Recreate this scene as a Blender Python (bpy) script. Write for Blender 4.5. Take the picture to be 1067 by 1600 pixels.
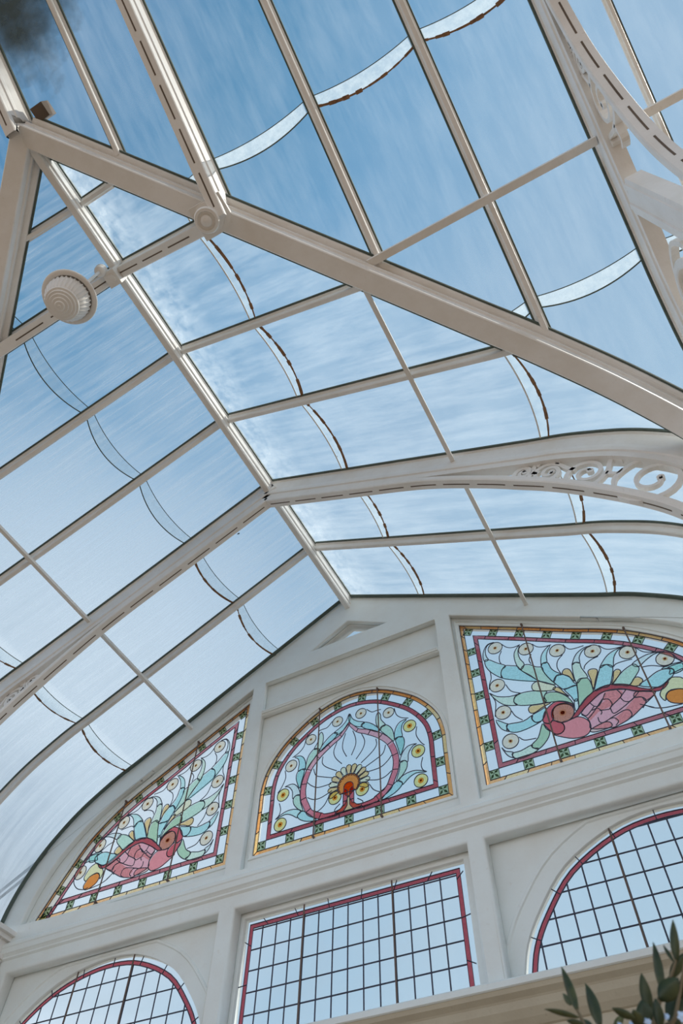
import bpy, bmesh, math, random, json
from mathutils import Vector, Matrix
PI = math.pi
random.seed(7)
for o in list(bpy.data.objects): bpy.data.objects.remove(o)
scene = bpy.context.scene
C = scene.collection
ZO = 1.6            # eye height; all heights below are measured from the eye, the floor is at z = -1.6
# ------------------------------------------------------------------ camera
cd = bpy.data.cameras.new('camera'); cam = bpy.data.objects.new('camera', cd); C.objects.link(cam)
cd.sensor_fit = 'VERTICAL'; cd.sensor_height = 36.0; cd.sensor_width = 24.0
cd.lens = 1104.88 / 1600 * 36
right = Vector((0.88142681, 0.47204406, 0.01616101)).normalized()
down = Vector((-0.3883327, 0.74374418, -0.54409771))
fwd = Vector((-0.26885775, 0.47330646, 0.8388662)).normalized()
up = -(down - right * down.dot(right) - fwd * down.dot(fwd)).normalized()
cam.matrix_world = Matrix(((right.x, up.x, -fwd.x, 2.69), (right.y, up.y, -fwd.y, 0), (right.z, up.z, -fwd.z, ZO), (0, 0, 0, 1)))
cd.dof.use_dof = True; cd.dof.focus_distance = 6.5; cd.dof.aperture_fstop = 5.0
cd.clip_start = 0.05
scene.camera = cam
# ------------------------------------------------------------------ sky, sun, exposure
vs = scene.view_settings
vs.view_transform = 'Standard'; vs.look = 'None'; vs.gamma = 1.0; vs.use_curve_mapping = False; vs.exposure = 0.0
def lin(c):
    return tuple(((v / 255) / 12.92 if v / 255 <= 0.04045 else ((v / 255 + 0.055) / 1.055) ** 2.4) for v in c)
w = bpy.data.worlds.new('world'); scene.world = w; w.use_nodes = True
nt = w.node_tree; nt.nodes.clear()
tc = nt.nodes.new('ShaderNodeTexCoord')
def dotn(vec):
    n = nt.nodes.new('ShaderNodeVectorMath'); n.operation = 'DOT_PRODUCT'; n.inputs[1].default_value = Vector(vec)
    nt.links.new(tc.outputs['Generated'], n.inputs[0]); return n.outputs['Value']
ax = Vector((-0.35, -0.45, 0.82)).normalized()          # the deepest blue, opposite the bright horizon
mr = nt.nodes.new('ShaderNodeMapRange'); mr.inputs['From Min'].default_value = -0.1; mr.inputs['From Max'].default_value = 1.0
nt.links.new(dotn(ax), mr.inputs['Value'])
cr = nt.nodes.new('ShaderNodeValToRGB'); nt.links.new(mr.outputs[0], cr.inputs[0])
els = cr.color_ramp.elements
stops = [(0.0,(168,196,217)),(0.36,(158,188,213)),(0.62,(142,174,203)),(0.74,(124,164,198)),(0.81,(102,151,190)),(0.89,(68,130,172)),(1.0,(42,108,156))]
els[0].position = stops[0][0]; els[0].color = (*lin(stops[0][1]), 1)
els[1].position = stops[-1][0]; els[1].color = (*lin(stops[-1][1]), 1)
for p_, c_ in stops[1:-1]:
    e = els.new(p_); e.color = (*lin(c_), 1)
# soft thin cloud
no = nt.nodes.new('ShaderNodeTexNoise'); no.inputs['Scale'].default_value = 2.2; no.inputs['Detail'].default_value = 4
nt.links.new(tc.outputs['Generated'], no.inputs['Vector'])
cm = nt.nodes.new('ShaderNodeMapRange'); cm.inputs['From Min'].default_value = 0.48; cm.inputs['From Max'].default_value = 0.75; cm.inputs['To Max'].default_value = 0.14
nt.links.new(no.outputs['Fac'], cm.inputs['Value'])
mx = nt.nodes.new('ShaderNodeMixRGB'); mx.inputs[2].default_value = (*lin((222, 231, 242)), 1)
nt.links.new(cm.outputs[0], mx.inputs[0]); nt.links.new(cr.outputs[0], mx.inputs[1])
# a paler patch of sky on the left
gw = nt.nodes.new('ShaderNodeMapRange'); gw.inputs['From Min'].default_value = 0.90; gw.inputs['From Max'].default_value = 1.0; gw.inputs['To Max'].default_value = 0.75
nt.links.new(dotn(Vector((-0.72, 0.42, 0.55)).normalized()), gw.inputs['Value'])
mg = nt.nodes.new('ShaderNodeMixRGB'); mg.inputs[2].default_value = (*lin((226, 236, 246)), 1)
nt.links.new(gw.outputs[0], mg.inputs[0]); nt.links.new(mx.outputs[0], mg.inputs[1]); mx = mg
# unseen sky near the horizon, brightened to light the gable wall
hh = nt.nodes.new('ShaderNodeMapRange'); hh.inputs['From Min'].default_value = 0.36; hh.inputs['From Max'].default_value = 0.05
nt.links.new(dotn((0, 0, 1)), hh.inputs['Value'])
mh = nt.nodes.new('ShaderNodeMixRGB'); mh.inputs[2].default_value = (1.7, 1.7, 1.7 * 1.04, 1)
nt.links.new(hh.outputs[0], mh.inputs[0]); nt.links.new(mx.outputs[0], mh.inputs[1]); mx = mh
# below the horizon: dull ground
hz = nt.nodes.new('ShaderNodeMapRange'); hz.inputs['From Min'].default_value = -0.04; hz.inputs['From Max'].default_value = 0.02
nt.links.new(dotn((0, 0, 1)), hz.inputs['Value'])
m2 = nt.nodes.new('ShaderNodeMixRGB'); m2.inputs[1].default_value = (0.16, 0.14, 0.11, 1)
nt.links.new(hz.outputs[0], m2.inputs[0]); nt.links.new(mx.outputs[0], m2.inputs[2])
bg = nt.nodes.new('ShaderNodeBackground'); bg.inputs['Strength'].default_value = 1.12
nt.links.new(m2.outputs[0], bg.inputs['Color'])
wo = nt.nodes.new('ShaderNodeOutputWorld'); nt.links.new(bg.outputs[0], wo.inputs[0])
sd = bpy.data.lights.new('sun', 'SUN'); sd.energy = 3.2; sd.angle = 0.012; sd.color = (1.0, 0.93, 0.82)
sun = bpy.data.objects.new('sun', sd); C.objects.link(sun)
sun.rotation_euler = Vector((0.58,0.12,0.80)).to_track_quat('Z', 'Y').to_euler()
sun.location = (12, 2, 12)
# ------------------------------------------------------------------ materials
MATS = {}
def newmat(name):
    m = bpy.data.materials.new(name); m.use_nodes = True; m.node_tree.nodes.clear(); MATS[name] = m
    nt = m.node_tree; out = nt.nodes.new('ShaderNodeOutputMaterial')
    return m, nt, out
def N(nt, t, **k):
    n = nt.nodes.new('ShaderNode' + t)
    for a, b in k.items():
        if a in n.inputs: n.inputs[a].default_value = b
        else: setattr(n, a, b)
    return n
def noise(nt, scale, detail=4, rough=0.6, vec=None, stretch=None):
    co = N(nt, 'NewGeometry').outputs['Position'] if vec is None else vec
    if stretch:
        mp = N(nt, 'Mapping'); mp.inputs['Scale'].default_value = stretch; nt.links.new(co, mp.inputs[0]); co = mp.outputs[0]
    n = N(nt, 'TexNoise'); n.inputs['Scale'].default_value = scale; n.inputs['Detail'].default_value = detail; n.inputs['Roughness'].default_value = rough
    nt.links.new(co, n.inputs['Vector']); return n.outputs['Fac']
def mrange(nt, v, a, b, c=0.0, d=1.0):
    n = N(nt, 'MapRange'); n.inputs['From Min'].default_value = a; n.inputs['From Max'].default_value = b
    n.inputs['To Min'].default_value = c; n.inputs['To Max'].default_value = d; nt.links.new(v, n.inputs['Value']); return n.outputs[0]
def math2(nt, op, a, b=None):
    n = N(nt, 'Math', operation=op)
    for i, v in enumerate((a, b)):
        if v is None: continue
        if isinstance(v, (int, float)): n.inputs[i].default_value = v
        else: nt.links.new(v, n.inputs[i])
    return n.outputs[0]
def paint(name, base, dirt, rough=0.45, amt=0.5, bump=0.12, scale=3.0):
    m, nt, out = newmat(name)
    b = N(nt, 'BsdfPrincipled'); b.inputs['Roughness'].default_value = rough
    f = mrange(nt, noise(nt, scale, 6, 0.65), 0.42, 0.72, 0, amt)
    f2 = mrange(nt, noise(nt, 26, 3), 0.62, 0.75, 0, amt)
    mxn = N(nt, 'MixRGB'); mxn.inputs[1].default_value = (*base, 1); mxn.inputs[2].default_value = (*dirt, 1)
    nt.links.new(math2(nt, 'MAXIMUM', f, f2), mxn.inputs[0]); nt.links.new(mxn.outputs[0], b.inputs['Base Color'])
    bp = N(nt, 'Bump'); bp.inputs['Strength'].default_value = bump; bp.inputs['Distance'].default_value = 0.01
    nt.links.new(noise(nt, 55, 3), bp.inputs['Height']); nt.links.new(bp.outputs[0], b.inputs['Normal'])
    nt.links.new(b.outputs[0], out.inputs[0]); return m
paint('white_paint', (0.83, 0.81, 0.78), (0.60, 0.54, 0.45), amt=0.35)
paint('wall_paint', (0.83, 0.87, 0.85), (0.66, 0.60, 0.52), rough=0.6, amt=0.28, scale=2.0)
paint('ledge_shaded', (0.56, 0.50, 0.38), (0.40, 0.33, 0.24), rough=0.55, amt=0.4)  # brown of shade and floor bounce put into the ledge underside's colour
paint('putty_green', (0.10, 0.13, 0.11), (0.05, 0.06, 0.045), rough=0.8, amt=0.6)
paint('slot_dark', (0.16, 0.12, 0.09), (0.04, 0.03, 0.02), rough=0.9)
paint('rust', (0.30, 0.16, 0.08), (0.12, 0.07, 0.045), rough=0.9, amt=0.9, scale=25)
paint('lead', (0.045, 0.05, 0.085), (0.03, 0.03, 0.035), rough=0.5, amt=0.4)
paint('iron', (0.16, 0.11, 0.09), (0.08, 0.06, 0.05), rough=0.7)
paint('bark', (0.20, 0.15, 0.08), (0.10, 0.08, 0.05), rough=0.8)
paint('terracotta', (0.45, 0.20, 0.11), (0.3, 0.15, 0.09), rough=0.8)
paint('tile_floor', (0.30, 0.205, 0.135), (0.22, 0.15, 0.10), rough=0.6, amt=0.6, scale=1.2)
paint('flower', (0.45, 0.66, 0.95), (0.80, 0.88, 0.96), rough=0.5, amt=0.9, scale=60)
def leafmat():
    m, nt, out = newmat('olive_leaf')
    b = N(nt, 'BsdfPrincipled'); b.inputs['Roughness'].default_value = 0.45
    mxn = N(nt, 'MixRGB'); mxn.inputs[1].default_value = (0.035, 0.055, 0.022, 1); mxn.inputs[2].default_value = (0.10, 0.11, 0.035, 1)
    nt.links.new(mrange(nt, noise(nt, 22), 0.4, 0.65), mxn.inputs[0]); nt.links.new(mxn.outputs[0], b.inputs['Base Color'])
    t = N(nt, 'BsdfTranslucent'); t.inputs[0].default_value = (0.07, 0.10, 0.03, 1)
    s = N(nt, 'MixShader'); s.inputs[0].default_value = 0.25
    nt.links.new(b.outputs[0], s.inputs[1]); nt.links.new(t.outputs[0], s.inputs[2]); nt.links.new(s.outputs[0], out.inputs[0])
leafmat()
def roofglass(name, streak, haze, hmax, ridge_dirt=0.0, corner=False, low=0.0):
    """weathered glazing: clear, with a thin film of lime and algae that catches the light"""
    m, nt, out = newmat(name)
    tr = N(nt, 'BsdfTransparent'); tr.inputs[0].default_value = (0.97, 0.985, 0.985, 1)
    gl = N(nt, 'BsdfGlossy'); gl.inputs['Roughness'].default_value = 0.06; gl.inputs[0].default_value = (1, 1, 1, 1)
    fr = N(nt, 'Fresnel'); fr.inputs['IOR'].default_value = 1.12
    s1 = N(nt, 'MixShader'); nt.links.new(fr.outputs[0], s1.inputs[0]); nt.links.new(tr.outputs[0], s1.inputs[1]); nt.links.new(gl.outputs[0], s1.inputs[2])
    fl = N(nt, 'BsdfTranslucent'); fl.inputs[0].default_value = (0.80, 0.84, 0.86, 1)
    a = mrange(nt, noise(nt, 1.0, 5, 0.7, stretch=streak), 0.40, 0.70, 0.0, hmax)
    a2 = mrange(nt, noise(nt, 1.4, 3), 0.35, 0.70, 0.0, hmax * 0.6)
    v = math2(nt, 'ADD', math2(nt, 'ADD', a, a2), haze)
    col = None
    sep = N(nt, 'SeparateXYZ'); nt.links.new(N(nt, 'NewGeometry').outputs['Position'], sep.inputs[0])
    if ridge_dirt:
        d = math2(nt, 'ABSOLUTE', sep.outputs['X'])
        fal = mrange(nt, d, 0.05, 0.55, 1.0, 0.0)
        n2 = mrange(nt, noise(nt, 5.5, 6, 0.7), 0.36, 0.66, 0.0, 1.0)
        v = math2(nt, 'ADD', v, math2(nt, 'MULTIPLY', math2(nt, 'MULTIPLY', fal, n2), ridge_dirt))
    if low: v = math2(nt, 'ADD', v, mrange(nt, sep.outputs['Z'], 7.9, 5.9, 0.0, low))
    cl = math2(nt, 'MINIMUM', v, 0.9)
    s2 = N(nt, 'MixShader'); nt.links.new(cl, s2.inputs[0]); nt.links.new(s1.outputs[0], s2.inputs[1]); nt.links.new(fl.outputs[0], s2.inputs[2])
    last = s2.outputs[0]
    if corner:      # a dark grey-green patch on the highest panes
        vm = N(nt, 'VectorMath', operation='DISTANCE'); nt.links.new(N(nt, 'NewGeometry').outputs['Position'], vm.inputs[0]); vm.inputs[1].default_value = (0.30, -1.75, 7.30 + ZO)
        df = N(nt, 'BsdfDiffuse'); df.inputs[0].default_value = (0.10, 0.115, 0.085, 1)
        q = mrange(nt, math2(nt, 'ADD', vm.outputs['Value'], mrange(nt, noise(nt, 2.5, 5), 0.3, 0.7, -0.22, 0.22)), 0.05, 0.80, 0.85, 0.0)
        s3 = N(nt, 'MixShader'); nt.links.new(q, s3.inputs[0]); nt.links.new(last, s3.inputs[1]); nt.links.new(df.outputs[0], s3.inputs[2]); last = s3.outputs[0]
    sp = mrange(nt, noise(nt, 9, 2), 0.79, 0.80, 0.0, 0.9)
    d2 = N(nt, 'BsdfDiffuse'); d2.inputs[0].default_value = (0.03, 0.03, 0.03, 1)
    s4 = N(nt, 'MixShader'); nt.links.new(sp, s4.inputs[0]); nt.links.new(last, s4.inputs[1]); nt.links.new(d2.outputs[0], s4.inputs[2])
    nt.links.new(s4.outputs[0], out.inputs[0]); return m
roofglass('glass_left', (1.2, 26, 1.2), 0.05, 0.24, low=0.24)
roofglass('glass_right', (1.2, 9, 1.2), 0.03, 0.10, ridge_dirt=0.30)
roofglass('glass_hall', (9, 1.2, 1.2), 0.015, 0.05, corner=True)
roofglass('glass_window', (2, 2, 2), 0.04, 0.06)
roofglass('glass_lap', (14, 14, 14), 0.26, 0.26)
roofglass('glass_lap_thin', (14, 14, 14), 0.06, 0.12)
def tint(name, c, ref=(206, 216, 236), diff=0.12, tex=0.04, em=1.12):
    m, nt, out = newmat(name)
    a, b = lin(c), lin(ref)
    k = tuple(0.93 * min(1.0, x / y * em) ** 0.5 + 0.07 for x, y in zip(a, b))     # light passes a front and a back face
    mxn = N(nt, 'MixRGB'); mxn.inputs[1].default_value = (*k, 1); mxn.inputs[2].default_value = (*[x * (1 - 2.5 * tex) for x in k], 1)
    nt.links.new(mrange(nt, noise(nt, 60, 4), 0.35, 0.7), mxn.inputs[0])
    tr = N(nt, 'BsdfTransparent'); tl = N(nt, 'BsdfTranslucent')
    for n_ in (tr, tl): nt.links.new(mxn.outputs[0], n_.inputs[0])
    s = N(nt, 'MixShader'); s.inputs[0].default_value = diff
    nt.links.new(tr.outputs[0], s.inputs[1]); nt.links.new(tl.outputs[0], s.inputs[2]); nt.links.new(s.outputs[0], out.inputs[0]); return m
TINTS = dict(paleaqua=(185, 215, 222), aqua=(168, 206, 220), cyan=(152, 198, 216), teal=(135, 188, 200), palegreen=(182, 210, 206), green=(164, 198, 196),
             deepgreen=(150, 184, 170), creamgreen=(196, 202, 190), cream=(208, 200, 170), tan=(216, 176, 136), orange=(222, 124, 62), deeporange=(190, 92, 45),
             red=(175, 82, 98), darkred=(150, 66, 80), pink=(196, 126, 142), lightpink=(200, 150, 172), bandred=(150, 72, 86), bandpink=(186, 112, 134), amber=(232, 146, 96),
             amberpale=(232, 172, 130), jewel=(88, 112, 74), jeweldark=(14, 24, 12), eyegrey=(210, 194, 192), eyeyellow=(226, 196, 142), eyeorange=(222, 140, 86), eyebrown=(90, 36, 22),
             peach=(238, 176, 142), swirl=(168, 120, 116), eyeblush=(222, 190, 170), rosewash=(206, 176, 186))
for k_, v_ in TINTS.items(): tint('tint_' + k_, v_)
# ------------------------------------------------------------------ helpers
def V(x, y, z): return Vector((x, y, z + ZO))
def link(o, parent=None):
    C.objects.link(o)
    if parent is not None: o.parent = parent
    return o
def props(o, label=None, cat=None, group=None, kind=None):
    if label: o['label'] = label
    if cat: o['category'] = cat
    if group: o['group'] = group
    if kind: o['kind'] = kind
    return o
def empty(name, loc, label=None, cat=None, group=None, kind=None, parent=None):
    o = bpy.data.objects.new(name, None); o.empty_display_size = 0.1; o.location = V(*loc); link(o, parent)
    if parent is not None: o.location = V(*loc) - root_loc(parent)
    return props(o, label, cat, group, kind)
def root_loc(o):
    v = Vector((0, 0, 0))
    while o is not None: v += o.location; o = o.parent
    return v
def mesh_obj(name, bm, mats, parent=None, loc=None, label=None, cat=None, group=None, kind=None, smooth=False):
    """bm is in world coordinates; the object's origin goes to loc (top-level) or its parent's origin"""
    mats = mats if isinstance(mats, (list, tuple)) else [mats]
    org = root_loc(parent) if parent is not None else (V(*loc) if loc is not None else Vector((0, 0, 0)))
    bmesh.ops.translate(bm, verts=bm.verts, vec=-org)
    bmesh.ops.recalc_face_normals(bm, faces=bm.faces)
    me = bpy.data.meshes.new(name); bm.to_mesh(me); bm.free()
    for m in mats: me.materials.append(MATS[m])
    if smooth:
        for p in me.polygons: p.use_smooth = True
    o = bpy.data.objects.new(name, me)
    if parent is None: o.location = org
    link(o, parent)
    return props(o, label, cat, group, kind)
def box(bm, a, b, mi=0):
    x0, y0, z0 = a; x1, y1, z1 = b
    vs_ = [bm.verts.new(V(x, y, z)) for x in (x0, x1) for y in (y0, y1) for z in (z0, z1)]
    for f in ((0, 1, 3, 2), (4, 6, 7, 5), (0, 4, 5, 1), (2, 3, 7, 6), (0, 2, 6, 4), (1, 5, 7, 3)):
        bm.faces.new([vs_[i] for i in f]).material_index = mi
def catmull(pts, n=6, closed=False):
    P = [Vector(p) for p in pts]; out = []; m = len(P)
    if m < 3: return P
    rng = range(m) if closed else range(m - 1)
    for i in rng:
        g = (lambda k: P[k % m]) if closed else (lambda k: P[max(0, min(m - 1, k))])
        a, b, c, d = g(i - 1), g(i), g(i + 1), g(i + 2)
        for j in range(n):
            t = j / n
            out.append(0.5 * ((2 * b) + (c - a) * t + (2 * a - 5 * b + 4 * c - d) * t * t + (3 * b - a - 3 * c + d) * t ** 3))
    if not closed: out.append(P[-1])
    return out
def sweep(bm, path, sec, lat, mi=0, flip=1, caps=True):
    """sweeps section points (n, t) along 3D path; t runs along lat, n along the inward (downward) normal"""
    L = Vector(lat).normalized(); rings = []; k = len(path)
    for i, p in enumerate(path):
        a = path[max(0, i - 1)]; b = path[min(k - 1, i + 1)]
        T = (b - a).normalized(); n = L.cross(T).normalized() * flip
        rings.append([bm.verts.new(p + n * q[0] + L * q[1]) for q in sec])
    s = len(sec)
    for i in range(k - 1):
        for j in range(s):
            bm.faces.new((rings[i][j], rings[i][(j + 1) % s], rings[i + 1][(j + 1) % s], rings[i + 1][j])).material_index = mi
    if caps:
        bm.faces.new(rings[0]).material_index = mi; bm.faces.new(list(reversed(rings[-1]))).material_index = mi
def down_sweep(bm, path, sec, lat, mi=0):
    L = Vector(lat).normalized(); T = (path[len(path) // 2] - path[len(path) // 2 - 1]).normalized()
    sweep(bm, path, sec, lat, mi, flip=1 if L.cross(T).z < 0 else -1)
def rect(n0, n1, w): return [(n0, -w / 2), (n0, w / 2), (n1, w / 2), (n1, -w / 2)]
def cyl(bm, p, q, r, seg=12, r2=None, mi=0):
    d = q - p; L = d.length; d.normalize(); a = d.orthogonal().normalized(); b = d.cross(a); r2 = r if r2 is None else r2
    R0 = [bm.verts.new(p + (a * math.cos(2 * PI * i / seg) + b * math.sin(2 * PI * i / seg)) * r) for i in range(seg)]
    R1 = [bm.verts.new(q + (a * math.cos(2 * PI * i / seg) + b * math.sin(2 * PI * i / seg)) * r2) for i in range(seg)]
    for i in range(seg): bm.faces.new((R0[i], R0[(i + 1) % seg], R1[(i + 1) % seg], R1[i])).material_index = mi
    bm.faces.new(list(reversed(R0))).material_index = mi; bm.faces.new(R1).material_index = mi
def lathe(bm, c, prof, seg=48, flutes=0, depth=0.0):
    rings = []
    for (r, z, fl) in prof:
        ring = []
        for i in range(seg):
            a = 2 * PI * i / seg; rr = r * (1 - depth * fl * (abs(math.sin(a * flutes / 2)) ** 0.5 if flutes else 0))
            ring.append(bm.verts.new(c + Vector((rr * math.cos(a), rr * math.sin(a), z))))
        rings.append(ring)
    for i in range(len(rings) - 1):
        for j in range(seg): bm.faces.new((rings[i][j], rings[i][(j + 1) % seg], rings[i + 1][(j + 1) % seg], rings[i + 1][j]))
    bm.faces.new(rings[0]); bm.faces.new(list(reversed(rings[-1])))
def flat(bm, pts, y0, y1, mi=0):
    """closed outline (x, z) extruded between y0 and y1"""
    A = [bm.verts.new(V(p[0], y0, p[1])) for p in pts]; B = [bm.verts.new(V(p[0], y1, p[1])) for p in pts]
    bm.faces.new(A).material_index = mi; bm.faces.new(list(reversed(B))).material_index = mi
    k = len(pts)
    for i in range(k): bm.faces.new((A[i], A[(i + 1) % k], B[(i + 1) % k], B[i])).material_index = mi
def came(bm, pts, y, wd=0.008, closed=False, th=0.006, mi=0):
    """a lead strip along (x, z) points lying on the plane y"""
    P = [Vector((p[0], p[1])) for p in pts]
    Q = [P[0]]
    for p in P[1:]:
        if (p - Q[-1]).length > 0.002: Q.append(p)
    P = Q
    if closed and (P[0] - P[-1]).length < 0.002: P.pop()
    k = len(P)
    if k < 2: return
    rows = []
    for i in range(k):
        a = P[(i - 1) % k] if (closed or i) else P[0]; b = P[(i + 1) % k] if (closed or i < k - 1) else P[k - 1]
        t = (b - a)
        if t.length < 1e-6: t = Vector((1, 0))
        t.normalize(); n = Vector((-t.y, t.x)) * wd / 2
        rows.append([bm.verts.new(V(q.x, yy, q.y)) for q, yy in ((P[i] + n, y), (P[i] + n * 0.5, y - th), (P[i] - n * 0.5, y - th), (P[i] - n, y))])
    for i in range(k if closed else k - 1):
        r, s_ = rows[i], rows[(i + 1) % k]
        for j in range(3): bm.faces.new((r[j], r[j + 1], s_[j + 1], s_[j])).material_index = mi
def plate(name, outer, holes, y0, y1, mat, parent=None, bevel=0.0, **kw):
    """a board with openings, front face at y0 (towards the room)"""
    cu = bpy.data.curves.new(name, 'CURVE'); cu.dimensions = '2D'; cu.fill_mode = 'BOTH'
    cu.extrude = (y1 - y0) / 2 - bevel; cu.bevel_depth = bevel; cu.bevel_resolution = 1; cu.offset = -bevel
    for poly in [outer] + holes:
        sp = cu.splines.new('POLY'); sp.points.add(len(poly) - 1); sp.use_cyclic_u = True
        for i, p in enumerate(poly): sp.points[i].co = (p[0], p[1], 0, 1)
    tmp = bpy.data.objects.new('tmp', cu); C.objects.link(tmp)
    bpy.context.view_layer.update()
    me = bpy.data.meshes.new_from_object(tmp.evaluated_get(bpy.context.evaluated_depsgraph_get()))
    bpy.data.objects.remove(tmp)
    bm = bmesh.new(); bm.from_mesh(me); bpy.data.meshes.remove(me)
    ym = (y0 + y1) / 2
    for v in bm.verts: x, y, z = v.co; v.co = V(x, ym - z, y)
    bmesh.ops.remove_doubles(bm, verts=bm.verts, dist=1e-5)
    return mesh_obj(name, bm, mat, parent, **kw)
def inset(poly, d):
    """moves a closed outline inwards by d"""
    P = [Vector((p[0], p[1])) for p in poly]; k = len(P)
    area = sum(P[i].x * P[(i + 1) % k].y - P[(i + 1) % k].x * P[i].y for i in range(k)); s = 1 if area > 0 else -1
    out = []
    for i in range(k):
        a = (P[i] - P[i - 1]).normalized(); b = (P[(i + 1) % k] - P[i]).normalized()
        na = Vector((-a.y, a.x)) * s; nb = Vector((-b.y, b.x)) * s; m = na + nb
        m = m / max(0.25, m.dot(na)) if m.length > 1e-6 else na
        out.append(P[i] + m * d)
    return out
def resample(poly, step, closed=True):
    P = [Vector(p) for p in poly]
    if closed: P.append(P[0])
    L = [0]
    for i in range(len(P) - 1): L.append(L[-1] + (P[i + 1] - P[i]).length)
    n = max(1, round(L[-1] / step)); out = []; j = 0
    for i in range(n + (0 if closed else 1)):
        t = L[-1] * i / n
        while j < len(L) - 2 and L[j + 1] < t: j += 1
        f = (t - L[j]) / max(1e-9, L[j + 1] - L[j]); out.append(P[j].lerp(P[j + 1], f))
    return out
# ------------------------------------------------------------------ the roof's section
Z0, SL = 6.76, 0.545
_curve = [(2.60, Z0 - SL * 2.60), (2.75, Z0 - SL * 2.75), (2.93, 5.172), (3.11, 5.06), (3.37, 4.87), (3.57, 4.67), (3.76, 4.42), (3.90, 4.12), (3.97, 3.85), (3.99, 3.62)]
_cv = [Vector(p) for p in catmull(_curve, 6)]
def prof(s):
    """glass height over the distance s from the ridge"""
    if s <= 2.60: return Z0 - SL * s
    for a, b in zip(_cv, _cv[1:]):
        if a.x <= s <= b.x: return a.y + (b.y - a.y) * (s - a.x) / max(1e-9, b.x - a.x)
    return _cv[-1].y
def profpts(s0, s1):
    pts = [(s0, prof(s0))]
    if s0 < 2.6 < s1: pts.append((2.6, prof(2.6)))
    for q in _cv:
        if max(s0, 2.6) + 0.01 < q.x < s1 - 0.01: pts.append((q.x, q.y))
    pts.append((s1, prof(s1))); return pts
YC = -0.8                       # the two roofs meet here on the ridge
def wingpath(sg, y, s0, s1): return [V(sg * s, y, z) for s, z in profpts(s0, s1)]
def hallpath(x, y0, y1):
    if y0 < YC: return [V(x, y0, Z0 - SL * (y0 - YC)) ] + [V(x, s + YC, z) for s, z in profpts(0.0, y1 - YC)]
    return [V(x, s + YC, z) for s, z in profpts(y0 - YC, y1 - YC)]
# ================================================================== SETTING
floor = bmesh.new(); box(floor, (-14, -14, -1.7), (16, 9, -1.6)); mesh_obj('floor', floor, 'tile_floor', kind='structure')
# ---- ceiling: every pane of the glass roof
ceiling = empty('ceiling', (0, 0, Z0), kind='structure')
def pane(mat, kind, a0, a1, s0, s1, sg=1):
    """kind 'wing': a = y range, s across; kind 'hall': a = x range, s along y from the meeting line"""
    bm = bmesh.new(); ss = [s for s, z in profpts(s0, s1)] if s1 > 0 else [s0, s1]
    if s0 < 0 < s1: ss = [s0] + [s for s, z in profpts(0, s1)]
    zz = [prof(s) if s > 0 else Z0 - SL * s for s in ss]
    if kind == 'wing': A = [[V(sg * s, a, z) for s, z in zip(ss, zz)] for a in (a0, a1)]
    else: A = [[V(a, s + YC, z) for s, z in zip(ss, zz)] for a in (a0, a1)]
    R = [[bm.verts.new(p) for p in row] for row in A]
    for i in range(len(ss) - 1): bm.faces.new((R[0][i], R[0][i + 1], R[1][i + 1], R[1][i]))
    # cut along the valley: wing keeps y > |x| + YC, hall keeps y < |x| + YC
    for sx in (1, -1):
        no_ = Vector((sx, -1, 0)) if kind == 'wing' else Vector((-sx, 1, 0))
        if kind == 'wing':
            bmesh.ops.bisect_plane(bm, geom=bm.verts[:] + bm.edges[:] + bm.faces[:], plane_co=V(0, YC, 0), plane_no=no_.normalized(), clear_outer=True)
    if kind == 'hall':
        sx = 1 if (a0 + a1) > 0 else -1
        bmesh.ops.bisect_plane(bm, geom=bm.verts[:] + bm.edges[:] + bm.faces[:], plane_co=V(0, YC, 0), plane_no=Vector((-sx, 1, 0)).normalized(), clear_outer=True)
    if not bm.faces: bm.free(); return
    r = bmesh.ops.extrude_face_region(bm, geom=bm.faces[:])
    bmesh.ops.translate(bm, verts=[v for v in r['geom'] if isinstance(v, bmesh.types.BMVert)], vec=(0, 0, 0.004))
    mesh_obj('roof_pane', bm, mat, ceiling, smooth=False)
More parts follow.
